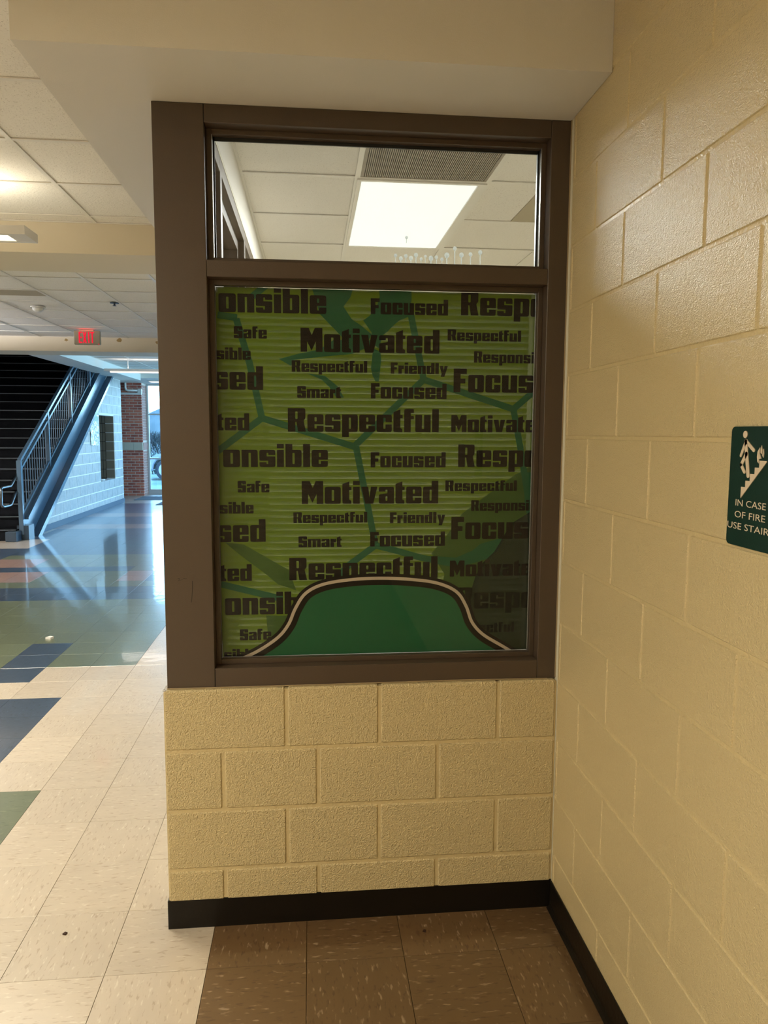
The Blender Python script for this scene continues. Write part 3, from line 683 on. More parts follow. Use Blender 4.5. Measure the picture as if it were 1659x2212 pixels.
def band(bm, pts, w, y):
    pts = [Vector(p) for p in pts]; L, R = [], []
    for i, p in enumerate(pts):
        a, b = pts[max(i-1, 0)], pts[min(i+1, len(pts)-1)]
        d = (b-a).normalized(); n = Vector((-d.y, d.x)); 
        o0, o1 = (w if isinstance(w, tuple) else (-w/2, w/2))
        L.append(p+n*o1); R.append(p+n*o0)
    flat(bm, [L+R[::-1]], y)
for s in GREEN_SHAPES: bm = bmesh.new(); flat(bm, [s], YB-.0001); sub('mid_green_shape', bm, F_MID, 'mid green printed patch')
for q, l in enumerate(TEAL_LINES):
    bm = bmesh.new(); band(bm, l, .0215, YB-.0003-.00001*q); sub('teal_line', bm, F_TEAL, 'teal printed line')
for k, l in enumerate(TEAL_SHAPES):
    bm = bmesh.new(); flat(bm, [l], YB-.0002-.00001*k); sub('teal_shape', bm, F_TEAL, 'teal printed shape')
bm = bmesh.new(); flat(bm, [DARK_SHAPE], YB-.0005); sub('dark_corner_shape', bm, F_DARK, 'dark olive printed corner')
# heavy block lettering, units: capital height = 1
XH = .745; R_ = .09
def rnd(pts):
    out = []; n = len(pts)
    for i, p in enumerate(pts):
        if len(p) < 3 or p[2] <= 0: out.append((p[0], p[1])); continue
        c = Vector(p[:2]); a = Vector(pts[i-1][:2]); b = Vector(pts[(i+1) % n][:2])
        r = min(p[2], (a-c).length*.45, (b-c).length*.45); da = (a-c).normalized(); db = (b-c).normalized()
        for t in (0, .33, .67, 1):
            q = (c+da*r)*(1-t)**2+c*2*t*(1-t)+(c+db*r)*t*t; out.append((q.x, q.y))
    return out
def hole(x0, y0, x1, y1): return [(x0, y0, .03), (x1, y0, .03), (x1, y1, .03), (x0, y1, .03)]
r = R_
s_pts = [(0, 0, r), (.66, 0, r), (.66, .46, .05), (.30, .46), (.30, .61, .02), (.37, .61, .02), (.37, .52), (.66, .52), (.66, XH, r), (0, XH, r), (0, .27, .05), (.36, .27), (.36, .13, .02), (.29, .13, .02), (.29, .21), (0, .21)]
G = {
 'o': (.69, [[(0, 0, r), (.69, 0, r), (.69, XH, r), (0, XH, r)], hole(.30, .14, .40, .61)]),
 'e': (.68, [[(0, 0, r), (.68, 0, r), (.68, .26), (.39, .26), (.39, .14, .02), (.30, .14, .02), (.30, .32), (.68, .32), (.68, XH, r), (0, XH, r)], hole(.30, .44, .39, .62)]),
 's': (.66, [s_pts]),
 'S': (.70, [[(p[0]*1.06, p[1]/XH)+((p[2],) if len(p) > 2 else ()) for p in s_pts]]),
 'c': (.66, [[(0, 0, r), (.66, 0, r), (.66, .33), (.385, .33), (.385, .14, .02), (.295, .14, .02), (.295, .61, .02), (.385, .61, .02), (.385, .42), (.66, .42), (.66, XH, r), (0, XH, r)]]),
 'a': (.66, [[(0, 0, r), (.66, 0), (.66, XH, r), (0, XH, r), (0, .53), (.29, .53), (.29, .62), (.37, .62), (.37, .46), (0, .40, .06)], hole(.29, .13, .37, .33)]),
 'd': (.67, [[(0, 0, r), (.67, 0), (.67, 1), (.38, 1), (.38, XH), (0, XH, r)], hole(.29, .13, .38, .61)]),
 'b': (.67, [[(0, 0), (.67, 0, r), (.67, XH, r), (.29, XH), (.29, 1), (0, 1)], hole(.29, .13, .38, .61)]),
 'p': (.67, [[(0, -.22), (.29, -.22), (.29, 0), (.67, 0, r), (.67, XH, r), (0, XH)], hole(.29, .13, .38, .61)]),
 'n': (.67, [[(0, 0), (.29, 0), (.29, .61), (.38, .61), (.38, 0), (.67, 0), (.67, XH, r), (0, XH)]]),
 'u': (.67, [[(0, 0, r), (.67, 0), (.67, XH), (.38, XH), (.38, .14), (.29, .14), (.29, XH), (0, XH)]]),
 'm': (1.04, [[(0, 0), (.28, 0), (.28, .61), (.37, .61), (.37, 0), (.66, 0), (.66, .61), (.75, .61), (.75, 0), (1.04, 0), (1.04, XH, r), (0, XH)]]),
 'r': (.46, [[(0, 0), (.29, 0), (.29, .42), (.46, .42), (.46, XH, .04), (.35, XH), (.31, .66), (.31, XH), (0, XH)]]),
 't': (.40, [[(0, 0, r), (.39, 0), (.39, .14), (.30, .18), (.30, .60), (.40, .60), (.40, XH), (.30, XH), (.30, .98), (0, .86)]]),
 'f': (.42, [[(0, 0), (.29, 0), (.29, .56), (.42, .56), (.42, .70), (.29, .70), (.29, .83), (.42, .83), (.42, 1, .03), (0, 1, r)]]),
 'i': (.29, [[(0, 0), (.29, 0), (.29, XH), (0, XH)], None, [(0, .81), (.29, .81), (.29, 1), (0, 1)]]),
 'l': (.29, [[(0, 0), (.29, 0), (.29, 1), (0, 1)]]),
 'v': (.70, [[(.17, 0), (.52, 0), (.70, XH), (.42, XH), (.355, .27), (.30, XH), (0, XH)]]),
 'y': (.70, [[(.10, -.22), (.42, -.22), (.70, XH), (.42, XH), (.355, .30), (.30, XH), (0, XH), (.19, .02)]]),
 'R': (.76, [[(0, 0), (.31, 0), (.31, .42), (.36, .42), (.43, 0), (.76, 0), (.67, .42), (.66, .48, .03), (.74, .56, .05), (.74, 1, r), (0, 1)], hole(.31, .54, .41, .86)]),
 'M': (.92, [[(0, 0), (.27, 0), (.27, .44), (.455, .05), (.64, .44), (.64, 0), (.92, 0), (.92, 1), (.60, 1), (.47, .70), (.34, 1), (0, 1)]]),
 'F': (.57, [[(0, 0), (.30, 0), (.30, .37), (.51, .37), (.51, .58), (.30, .58), (.30, .77), (.57, .77), (.57, 1), (0, 1)]]),
}
GAP = .065
def word_mesh(text, x0, x1, zb, cap, y):
    nat = sum(G[c][0] for c in text)+GAP*(len(text)-1)
    if x0 is None: x0 = x1-nat*cap; kx = cap
    elif x1 is None: kx = cap
    else: kx = (x1-x0)/nat
    bm = bmesh.new(); x = x0
    for ch in text:
        w, loops = G[ch]
        tr = lambda l: [(x+p[0]*kx, zb+p[1]*cap) for p in rnd(l)]
        if None in loops: flat(bm, [tr(loops[0])], y); flat(bm, [tr(loops[2])], y)
        else: flat(bm, [tr(l) for l in loops], y)
        x += (w+GAP)*kx
    return bm
for q, (t, a, b, z, c) in enumerate(WORDS):
    dim = q >= len(WORDS)-2
    sub('printed_word', word_mesh(t, a, b, z, c, YB-.0007), F_BLACK2 if dim else F_BLACK)
# plain arched badge at the foot of the film
def smooth(P, n=6):
    out = []
    for i in range(len(P)-1):
        a, b, c, d = P[max(i-1, 0)], P[i], P[i+1], P[min(i+2, len(P)-1)]
        for k in range(n):
            t = k/n; out.append(tuple(.5*(2*b[j]+(c[j]-a[j])*t+(2*a[j]-5*b[j]+4*c[j]-d[j])*t*t+(3*b[j]-a[j]-3*c[j]+d[j])*t**3) for j in (0, 1)))
    return out+[P[-1]]
ARCH = smooth(ARCH)
bm = bmesh.new(); flat(bm, [ARCH+[(-.10, .86), (-1.07, .86)]], YB-.0009); sub('badge_field', bm, F_GREEN, 'plain emerald arched field')
bm = bmesh.new(); band(bm, ARCH, (-.020, .019), YB-.0011); sub('badge_outline', bm, F_BLACK, 'black band round the arched field')
bm = bmesh.new(); band(bm, ARCH, (-.002, .0085), YB-.0013); sub('badge_line', bm, F_WHITE, 'cream line round the arched field')

# ================================================================== MINI BLIND BEHIND THE FILM
blind = empty('mini_blind', (-.6, .145, 2.09), 'aluminium mini blind hanging closed behind the green film of the lower pane', 'blind')
bx('headrail', (-1.115, .130, 2.070), (-.082, .156, 2.097), M['slat'], blind, .002)
bm = bmesh.new(); ang = math.radians(122); hw = .0114
prof = []
for k in range(5):
    u = -hw+2*hw*k/4; v = .0016*(1-(u/hw)**2)
    prof.append((u*math.cos(ang)-v*math.sin(ang), u*math.sin(ang)+v*math.cos(ang)))
A = [bm.verts.new((-.514, p[0], p[1])) for p in prof]; B = [bm.verts.new((.514, p[0], p[1])) for p in prof]
for k in range(4): bm.faces.new((A[k], B[k], B[k+1], A[k+1]))
me = bpy.data.meshes.new('slat'); bm.normal_update(); bm.to_mesh(me); bm.free(); me.materials.append(M['slat'])
for k in range(54): link('slat', me, blind, (-.60, .143, 2.060-k*.0217))
bx('bottom_rail', (-1.112, .134, .888), (-.086, .152, .900), M['slat'], blind, .002)
for x in (-.96, -.245):
    bm = bmesh.new(); tube(bm, [(x, .1265, 2.075), (x, .1265, .895)], .0009, 5); tube(bm, [(x, .158, 2.075), (x, .158, .895)], .0009, 5); build('ladder_cord', bm, M['cord'], blind)

# ================================================================== OFFICE CEILING LIGHT AND VENTS
t_ = empty('ceiling_light', (-.31, 1.79, ZO), 'bright white troffer light seen through the transom pane', 'ceiling light')
bx('lens', (-.578, 1.203, ZO-.004), (-.032, 2.385, ZO+.004), M['lens_o'], t_, .002)
bm = bmesh.new()
for p, q in (((-.600, 1.182, ZO-.007), (-.580, 2.40, ZO+.02)), ((-.030, 1.182, ZO-.007), (.008, 2.40, ZO+.02)), ((-.58, 1.182, ZO-.007), (-.03, 1.201, ZO+.02)), ((-.58, 2.387, ZO-.007), (-.03, 2.40, ZO+.02))): box(bm, p, q)
build('frame', bm, M['tbar'], t_)
area_lamp('office_troffer_lamp', (-.305, 1.794, ZO-.012), (.54, 1.17), OFFICE_W, (.95, 1.0, .96))
def ribbed(name, x0, x1, y0, y1, z, step, label, cat, m):
    e = empty(name, ((x0+x1)/2, (y0+y1)/2, z), label, cat)
    bx('backing', (x0, y0, z+.006), (x1, y1, z+.02), M['gasket'], e)
    bm = bmesh.new(); x = x0+.01
    while x < x1-.006: box(bm, (x, y0+.01, z-.002), (x+step*.62, y1-.01, z+.006)); x += step
    tag(build('rib', bm, M[m], e), kind='stuff')
    bm = bmesh.new()
    for p, q in (((x0, y0, z-.003), (x0+.01, y1, z+.006)), ((x1-.01, y0, z-.003), (x1, y1, z+.006)), ((x0+.01, y0, z-.003), (x1-.01, y0+.01, z+.006)), ((x0+.01, y1-.01, z-.003), (x1-.01, y1, z+.006))): box(bm, p, q)
    build('rim', bm, M[m], e); return e
ribbed('ceiling_vent', -.588, -.004, .572, 1.158, ZO, .0085, 'grey ribbed square vent in front of the office ceiling light', 'ceiling vent', 'vent')
rp = empty('ceiling_panel', (.445, 1.48, ZO), 'small flat tan panel in the office ceiling, right of the bright light', 'ceiling panel'); bx('panel', (.285, 1.182, ZO+.001), (.605, 1.778, ZO+.012), M['panel_t'], rp, .002)
bx('filler_panel', (.024, 1.184, ZO+.004), (.283, 1.776, ZO+.02), M['tile_c'], bpy.data.objects['ceiling_office'])
rp = empty('ceiling_panel', (-3.73, 5.34, ZC), 'flat grey panel in the hall ceiling, above and left of the exit sign', 'ceiling panel'); bx('panel', (-4.04, 5.19, ZC+.001), (-3.415, 5.49, ZC+.012), M['panel_t'], rp, .002)
bx('filler_panel', (-4.038, 5.505, ZC+.004), (-3.418, 5.785, ZC+.02), M['tile_c'], bpy.data.objects['ceiling_mid'])

# ================================================================== HALL LIGHT FIXTURES
def linear(loc, length, w, h, label, lamp, lens='lens_w', stems=True, uplight=.35, top=ZC, group=None, lampc=WARM):
    """suspended linear fixture; loc = right end, underside centre; runs towards -x"""
    x, y, z = loc; e = empty('linear_light', (x-length/2, y, z), label, 'light fixture', group)
    bm = bmesh.new(); prism(bm, [(y-w/2, z+.012), (y-w/2, z+h), (y+w/2, z+h), (y+w/2, z+.012)], 'x', x-length, x-.03); build('housing', bm, M['white'], e)
    bm = bmesh.new()
    prism(bm, [(y-w/2-.002, z), (y-w/2-.002, z+h+.002), (y+w/2+.002, z+h+.002), (y+w/2+.002, z)], 'x', x-.03, x); build('end_cap', bm, M['white'], e)
    bm = bmesh.new()
    box(bm, (x-length, y-w/2, z), (x-.03, y-w/2+.03, z+.012)); box(bm, (x-length, y+w/2-.03, z), (x-.03, y+w/2, z+.012)); build('lens_frame', bm, M['white'], e)
    bx('lens', (x-length, y-w/2+.03, z+.003), (x-.10, y+w/2-.03, z+.012), M[lens], e)
    bx('lens_trim', (x-.10, y-w/2+.03, z+.001), (x-.03, y+w/2-.03, z+.012), M['white'], e)
    if stems:
        for sx_ in ([x-.45, x-length+.45] if length > 1 else [x-length/2]):
            bm = bmesh.new(); tube(bm, [(sx_, y, z+h), (sx_, y, top)], .006, 8); build('stem', bm, M['white'], e)
            bm = bmesh.new(); tube(bm, [(sx_, y, top-.012), (sx_, y, top-.001)], .03, 12); build('canopy', bm, M['white'], e)
    if lamp > 0:
        area_lamp('hall_lamp', (x-length/2-.05, y, z-.008), (length-.2, w-.07), lamp, lampc)
        if uplight: area_lamp('hall_uplight', (x-length/2-.05, y, z+h+.008), (length-.2, w-.07), lamp*uplight, lampc, (PI, 0, 0))
    return e
linear((-2.33, 1.98, 2.682), 2.44, .19, .045, 'white suspended linear light at the left edge above the tan beam', HALL_W, uplight=.16)
linear((-3.98, 12.0, 2.745), 1.2, .10, .05, 'spare', 0) if False else None
f3 = empty('linear_light', (-3.5, 12.0, 2.75), 'thin white linear pendant light near the glazed entrance', 'light fixture')
bx('housing', (-4.65, 11.96, 2.765), (-2.2, 12.04, 2.815), M['white'], f3, .003)
bx('lens', (-4.54, 11.945, 2.742), (-2.3, 12.03, 2.764), M['lens_dim'], f3, .003)
for sx_ in (-4.22, -2.6):
    bm = bmesh.new(); tube(bm, [(sx_, 12, 2.815), (sx_, 12, ZC-.001)], .008, 8); build('stem', bm, M['white'], f3)
area_lamp('lobby_lamp', (-3.4, 12, 2.735), (2.2, .07), 10, (1, .90, .82)); area_lamp('lobby_uplight', (-3.4, 12, 2.825), (2.2, .07), 3, (1, .90, .82), (PI, 0, 0))
f4 = empty('ceiling_light', (-4.35, 16.3, 2.885), 'small flush light under the beam above the glazed entrance', 'ceiling light')
bx('housing', (-4.75, 16.1, 2.862), (-4.35, 16.5, 2.889), M['white'], f4, .004); bx('lens', (-4.72, 16.13, 2.856), (-4.38, 16.47, 2.862), M['lens_dim'], f4)
# hall fixtures out of view, behind and beside the camera: they light the nook
for x, y, w_ in ((-2.4, -1.55, NOOK_W), (-2.4, -4.4, NOOK_W)):
    e = empty('linear_light', (x-1.2, y, 2.70), 'white suspended linear light of the hall, behind the viewer' if y > -3 else 'white suspended linear light of the hall, farthest behind the viewer', 'light fixture')
    bx('housing', (x-2.4, y-.09, 2.70), (x, y+.09, 2.745), M['white'], e, .003); bx('lens', (x-2.37, y-.07, 2.694), (x-.03, y+.07, 2.70), M['lens_w'], e)
    for sx_ in (x-.4, x-2.0):
        bm = bmesh.new(); tube(bm, [(sx_, y, 2.745), (sx_, y, ZC-.001)], .006, 6); build('stem', bm, M['white'], e)
    area_lamp('hall_lamp', (x-1.2, y, 2.688), (2.3, .13), w_, WARM); area_lamp('hall_uplight', (x-1.2, y, 2.752), (2.3, .13), w_*.3, WARM, (PI, 0, 0))
for x, y in ((-6.8, 4.6), (-6.8, 6.9)):  # unseen fixtures added to brighten the mid-hall ceiling and floor
    e = empty('linear_light', (x, y, 2.72), 'added unseen linear light left of the view, before the stair' if y < 6 else 'added unseen linear light left of the view, nearest the stair foot', 'light fixture')
    bx('housing', (x-1.2, y-.08, 2.72), (x+1.2, y+.08, 2.76), M['white'], e, .003); bx('lens', (x-1.17, y-.06, 2.714), (x+1.17, y+.06, 2.72), M['lens_w'], e)
    for sx_ in (x-.8, x+.8):
        bm = bmesh.new(); tube(bm, [(sx_, y, 2.76), (sx_, y, ZC-.001)], .006, 6); build('stem', bm, M['white'], e)
    area_lamp('hall_lamp', (x, y, 2.708), (2.3, .12), 85, (1, .90, .78)); area_lamp('hall_uplight', (x, y, 2.77), (2.3, .12), 560, (.96, .96, 1.0), (PI, 0, 0))

# ================================================================== EXIT SIGN, DETECTOR, SPRINKLER
def text_bm(s, size, bold=0.0, align='LEFT', sx_=1.0):
    cu = bpy.data.curves.new('t', 'FONT'); cu.body = s; cu.size = size; cu.offset = bold; cu.align_x = align; cu.resolution_u = 3
    o = bpy.data.objects.new('t', cu); COL.objects.link(o)
    dg = bpy.context.evaluated_depsgraph_get(); me = bpy.data.meshes.new_from_object(o.evaluated_get(dg))
    bm = bmesh.new(); bm.from_mesh(me); bpy.data.objects.remove(o); bpy.data.meshes.remove(me)
    for v in bm.verts: v.co.x *= sx_
    return bm
def width(bm): return max(v.co.x for v in bm.verts)-min(v.co.x for v in bm.verts)
EY = 7.92
ex = empty('exit_sign', (-3.77, EY, ZC), 'lit exit sign with red letters hanging from the hall ceiling', 'exit sign')
bx('housing', (-3.935, EY, 2.79), (-3.60, EY+.05, 2.972), M['exit_body'], ex, .006)
bx('canopy', (-3.87, EY-.005, 2.972), (-3.68, EY+.075, ZC-.0015), M['greyplastic'], ex, .003)
for k, ch in enumerate('EXIT'):
    s = .0285; w = .050; x0 = -3.872+k*.0535; z0, z1 = 2.812, 2.955; t = .0135; bm = bmesh.new(); Y0, Y1 = EY-.003, EY+.002
    if ch == 'I': x0 += .006; box(bm, (x0+.008, Y0, z0), (x0+.008+t, Y1, z1))
    elif ch == 'E':
        box(bm, (x0, Y0, z0), (x0+t, Y1, z1))
        for zz in (z0, (z0+z1)/2-t/2, z1-t): box(bm, (x0+t, Y0, zz), (x0+.043, Y1, zz+t))
    elif ch == 'T':
        x0 -= .010; box(bm, (x0+.015, Y0, z0), (x0+.015+t, Y1, z1-t)); box(bm, (x0-.002, Y0, z1-t), (x0+.046, Y1, z1))
    else:
        for a, b in ((x0, x0+.045-t), (x0+.045-t, x0)):
            prism(bm, [(a, z0), (a+t, z0), (b+t, z1), (b, z1)], 'y', Y0+(0 if a < b else .0004), Y1)
    build('letter', bm, M['exit_red'], ex)
bm = bmesh.new(); tube(bm, [(-3.618, EY-.004, 2.797), (-3.618, EY+.004, 2.797)], .006, 8); build('test_lamp', bm, M['exit_red'], ex)
area_lamp('exit_glow', (-3.77, EY-.03, 2.955), (.2, .02), .08, (1, .05, .05), (PI, 0, 0))
sd = empty('smoke_detector', (-3.75, 6.12, ZC), 'white dome smoke detector on the hall ceiling', 'smoke detector')
bm = bmesh.new(); tube(bm, [(-3.75, 6.12, ZC-.014), (-3.75, 6.12, ZC-.002)], .075, 20); build('base', bm, M['white'], sd)
bm = bmesh.new(); tube(bm, [(-3.75, 6.12, ZC-.06), (-3.75, 6.12, ZC-.045), (-3.75, 6.12, ZC-.014)], [.03, .05, .06], 20); build('dome', bm, M['white'], sd, True)
sp_ = empty('sprinkler_head', (-2.86, 5.78, ZC), 'small dark sprinkler head on the ceiling grid above the exit sign', 'sprinkler')
bm = bmesh.new(); tube(bm, [(-2.86, 5.78, ZC-.008), (-2.86, 5.78, ZC-.0015)], .045, 14); build('escutcheon', bm, M['steel_d'], sp_)
bm = bmesh.new(); tube(bm, [(-2.86, 5.78, ZC-.03), (-2.86, 5.78, ZC-.008)], .01, 8); tube(bm, [(-2.86, 5.78, ZC-.034), (-2.86, 5.78, ZC-.03)], .02, 10); build('nozzle', bm, M['steel_d'], sp_)

# ================================================================== STAIR SIGN ON THE RIGHT WALL (faces -x; local u = -y)
sg = empty('stair_sign', (0, -1.038, 1.54), 'dark green fire stairs sign on the right block wall', 'sign')
y0, y1, z0, z1, rr = -1.1145, -.9615, 1.4235, 1.6515, .010
pts = []
for cx_, cz_, a0 in ((y1-rr, z1-rr, 0), (y0+rr, z1-rr, 90), (y0+rr, z0+rr, 180), (y1-rr, z0+rr, 270)):
    for k in range(5): a = math.radians(a0+k*22.5); pts.append((cx_+rr*math.cos(a), cz_+rr*math.sin(a)))
bm = bmesh.new(); prism(bm, pts, 'x', -.0045, -.0012); build('plate', bm, M['sign'], sg)
XS = (-.0060, -.0046)
def disc(c, r): return [(c[0]+r*math.cos(a*PI/8), c[1]+r*math.sin(a*PI/8)) for a in range(16)]
bm = bmesh.new(); prism(bm, disc((-1.0085, 1.6365), .0068), 'x', *XS)
def limb(a, b, w0, w1):
    a, b = Vector(a), Vector(b); d = (b-a).normalized(); base = math.atan2(d.y, d.x); out = []
    for k in range(7): t = base+PI/2+k*PI/6; out.append((a.x+w0*math.cos(t), a.y+w0*math.sin(t)))
    for k in range(7): t = base-PI/2+k*PI/6; out.append((b.x+w1*math.cos(t), b.y+w1*math.sin(t)))
    prism(bm, out, 'x', *XS)
limb((-1.0115, 1.6245), (-1.0155, 1.600), .0040, .0046); limb((-1.0155, 1.600), (-1.0245, 1.560), .0046, .0046)
limb((-1.0115, 1.6245), (-1.0375, 1.6075), .0036, .0034); limb((-1.0110, 1.622), (-.9975, 1.5965), .0036, .0030)
limb((-1.0140, 1.598), (-1.0000, 1.579), .0042, .0036); limb((-1.0000, 1.579), (-1.0120, 1.566), .0036, .0034)
build('figure_symbol', bm, M['sign_t'], sg)
bm = bmesh.new(); st = [(-1.0045, 1.516), (-1.0045, 1.5375), (-1.0175, 1.5375), (-1.0175, 1.550), (-1.031, 1.550), (-1.031, 1.5635), (-1.0445, 1.5635), (-1.0445, 1.576), (-1.0575, 1.576), (-1.0575, 1.589), (-1.078, 1.589), (-1.078, 1.5865)]
prism(bm, st, 'x', *XS); build('stair_symbol', bm, M['sign_t'], sg)
bm = bmesh.new()
for l in SG_FLAME: prism(bm, l, 'x', *XS)
build('flame_symbol', bm, M['sign_t'], sg)
for s, zb, u0, u1 in (('IN CASE', 1.5005, .9882, 1.0835), ('OF FIRE', 1.4782, .9872, 1.0835), ('USE STAIRS', 1.4556, .9645, 1.1095)):
    bm = text_bm(s, .0180); w = width(bm); mn = min(v.co.x for v in bm.verts); k = (u1-u0)/w
    for v in bm.verts:
        u = u0+(v.co.x-mn)*k; zz = zb+v.co.y; v.co = Vector((-.0052, -u, zz))
    for f in bm.faces:
        f.normal_update()
        if f.normal.x > 0: f.normal_flip()
    build('sign_text', bm, M['sign_t'], sg)

# ================================================================== STAIRCASE
st_ = empty('staircase', (-6.6, 9.15, 0), 'dark rubber staircase with slate blue steel stringer and railing', 'staircase')
RISE, RUN, Y0S = .17, .28, 9.115; SX0, SX1 = -8.2, -5.24; NS = 23
def inst(name, me, parent, locs):
    for l in locs: link(name, me, parent, l)
bm = bmesh.new(); box(bm, (SX0, -.004, -RISE/2), (SX1, .010, RISE/2-.002)); me = bpy.data.meshes.new('riser'); bm.normal_update(); bm.to_mesh(me); bm.free(); me.materials.append(M['riser'])
inst('riser', me, st_, [(0, Y0S+RUN*k, RISE*k+RISE/2-.004) for k in range(NS)])
bm = bmesh.new(); box(bm, (SX0, -.02, -.035), (SX1, RUN-.005, 0), .004); me = bpy.data.meshes.new('tread'); bm.normal_update(); bm.to_mesh(me); bm.free(); me.materials.append(M['rubber'])
inst('tread', me, st_, [(0, Y0S+RUN*k, RISE*(k+1)) for k in range(NS)])
bm = bmesh.new(); box(bm, (SX0+.01, -.0245, -.010), (SX1-.01, -.0195, .0015)); me = bpy.data.meshes.new('nosing_strip'); bm.normal_update(); bm.to_mesh(me); bm.free(); me.materials.append(M['nosing'])
inst('nosing_strip', me, st_, [(0, Y0S+RUN*k, RISE*(k+1)) for k in range(NS)])
XR = -5.17; ZT0 = lambda y: .33+SL*(y-9.26)      # top edge of the stringer
YE = 15.2
def sl_bar(name, x0, x1, ya, yb, f0, f1, m, cutfloor=False):
    bm = bmesh.new(); p = [(ya, f0(ya)), (yb, f0(yb)), (yb, f1(yb)), (ya, f1(ya))]
    if cutfloor: p = [(ya, 0.001), (ya+.33, 0.001), (yb, f0(yb)), (yb, f1(yb)), (ya, f1(ya))]
    prism(bm, p, 'x', x0, x1); return build(name, bm, m, st_)
bot = lambda y: SL*(y-9.60)
def clipz(lo, hi): return lambda y: max(lo(y), hi)
bm = bmesh.new(); ya = 9.27
prism(bm, [(ya, .001), (9.60, .001), (YE, bot(YE)), (YE, ZT0(YE)), (ya, ZT0(ya))], 'x', -5.235, -5.205); build('stringer', bm, M['steel'], st_)
bm = bmesh.new(); prism(bm, [(ya, ZT0(ya)-.03), (YE, ZT0(YE)-.03), (YE, ZT0(YE)), (ya, ZT0(ya))], 'x', -5.205, -5.12); build('stringer_flange', bm, M['steel'], st_)
bm = bmesh.new(); prism(bm, [(9.55, .001), (9.72, .001), (YE, bot(YE)-.045), (YE, bot(YE)+.02)], 'x', -5.204, -5.09); build('stringer_flange', bm, M['steel'], st_)
bm = bmesh.new(); tube(bm, [(-5.17, 9.72, .04), (-5.17, 9.72, .0405)], .01, 6); bm.free()
bm = bmesh.new(); prism(bm, [(9.20, 0.001), (9.42, .001), (9.42, .22), (9.20, .22)], 'x', -5.27, -5.10); build('stringer_end_plate', bm, M['steel_d'], st_)
# newels (first one taller, standing on a box base)
bx('newel_base', (-5.36, 8.98, .001), (-5.20, 9.19, .15), M['steel_d'], st_, .006)
def newel(y, zb, zt, w=.05):
    bx('newel_post', (XR-w*1.2, y-w/2, zb), (XR, y+w/2, zt), M['steel'], st_, .003)
newel(9.22, .08, 1.205, .055)
for y in (10.48, 11.70, 12.92, 14.14): newel(y, ZT0(y)-.02, ZT0(y)+.92)
rail = lambda dz: (lambda y: ZT0(y)+dz)
def slbar(name, dz, th, xa, xb, m, ya=9.22, yb=14.9):
    f = rail(dz); bm = bmesh.new(); prism(bm, [(ya, f(ya)-th/2), (yb, f(yb)-th/2), (yb, f(yb)+th/2), (ya, f(ya)+th/2)], 'x', xa, xb); return build(name, bm, m, st_)
slbar('top_rail', .895, .050, XR-.055, XR-.004, M['steel'])
slbar('middle_rail', .76, .040, XR-.050, XR-.008, M['steel'])
slbar('bottom_rail', .085, .035, XR-.050, XR-.008, M['steel'])
bm = bmesh.new(); box(bm, (-.006, -.006, -.335), (.006, .006, .335)); me = bpy.data.meshes.new('baluster'); bm.normal_update(); bm.to_mesh(me); bm.free(); me.materials.append(M['steel_d'])
y = 9.33
while y < 14.9:
    if all(abs(y-p) > .05 for p in (10.48, 11.70, 12.92, 14.14)): link('baluster', me, st_, (XR-.03, y, ZT0(y)+.422))
    y += .102
hx = -5.25
hz = lambda y: .838+SL*(y-9.0)
bm = bmesh.new()
tube(bm, [(hx, 14.6, hz(14.6)), (hx, 9.6, hz(9.6)), (hx, 9.03, hz(9.03)+.004), (hx, 8.98, .834), (hx, 8.70, .834), (hx, 8.655, .821), (hx, 8.64, .786), (hx, 8.64, .60), (hx, 8.655, .567), (hx, 8.70, .554), (hx, 8.93, .554), (hx, 8.98, .566), (hx, 9.12, .69), (hx, 9.17, .722), (hx, 9.20, .728), (XR-.04, 9.22, .728)], .021, 10)
build('handrail', bm, M['inox'], st_, True)
bm = bmesh.new()
for y in (9.22, 10.48, 11.70, 12.92, 14.14): z = hz(y); tube(bm, [(hx, y, z), (hx+.04, y, z-.05), (XR-.03, y, z-.05)], .008, 6)
build('handrail_bracket', bm, M['inox'], st_)

# ================================================================== THINGS ROUND THE STAIR WALL AND ENTRANCE
po = bmesh.new(); g = 9; vs = []
random.seed(11)
for i in range(g):
    vs.append([po.verts.new((XW+.004+random.uniform(.001, .018), 12.86+.56*i/(g-1)+random.uniform(-.006, .006), 1.37+.62*j/(g-1)+random.uniform(-.01, .01))) for j in range(g)])
for i in range(g-1):
    for j in range(g-1): po.faces.new((vs[i][j], vs[i+1][j], vs[i+1][j+1], vs[i][j+1]))
poster = empty('wall_poster', (XW+.01, 13.14, 1.37), 'pale wrinkled sheet with a green top on the grey block wall', 'poster')
build('sheet', po, M['poster'], poster)
bx('green_strip', (XW+.021, 12.92, 1.87), (XW+.024, 13.34, 1.95), mat('muted_green_print', (0.12, 0.28, 0.13), .4, .5), poster)
bm = bmesh.new(); tube(bm, [(-5.24, 13.62, .602), (-5.24, 13.62, .612), (-5.24, 13.62, .635), (-5.24, 13.62, .650)], [.03, .05, .085, .09], 16)
tag(build('white_bowl', bm, M['white'], None, True), 'small white bowl on the sill of the wall opening', 'bowl')
bm = bmesh.new(); tube(bm, [(-5.24, 13.86, .602), (-5.24, 13.86, .64)], .028, 12)
tag(build('small_cup', bm, M['white']), 'small pale cup beside the bowl in the wall opening', 'cup')
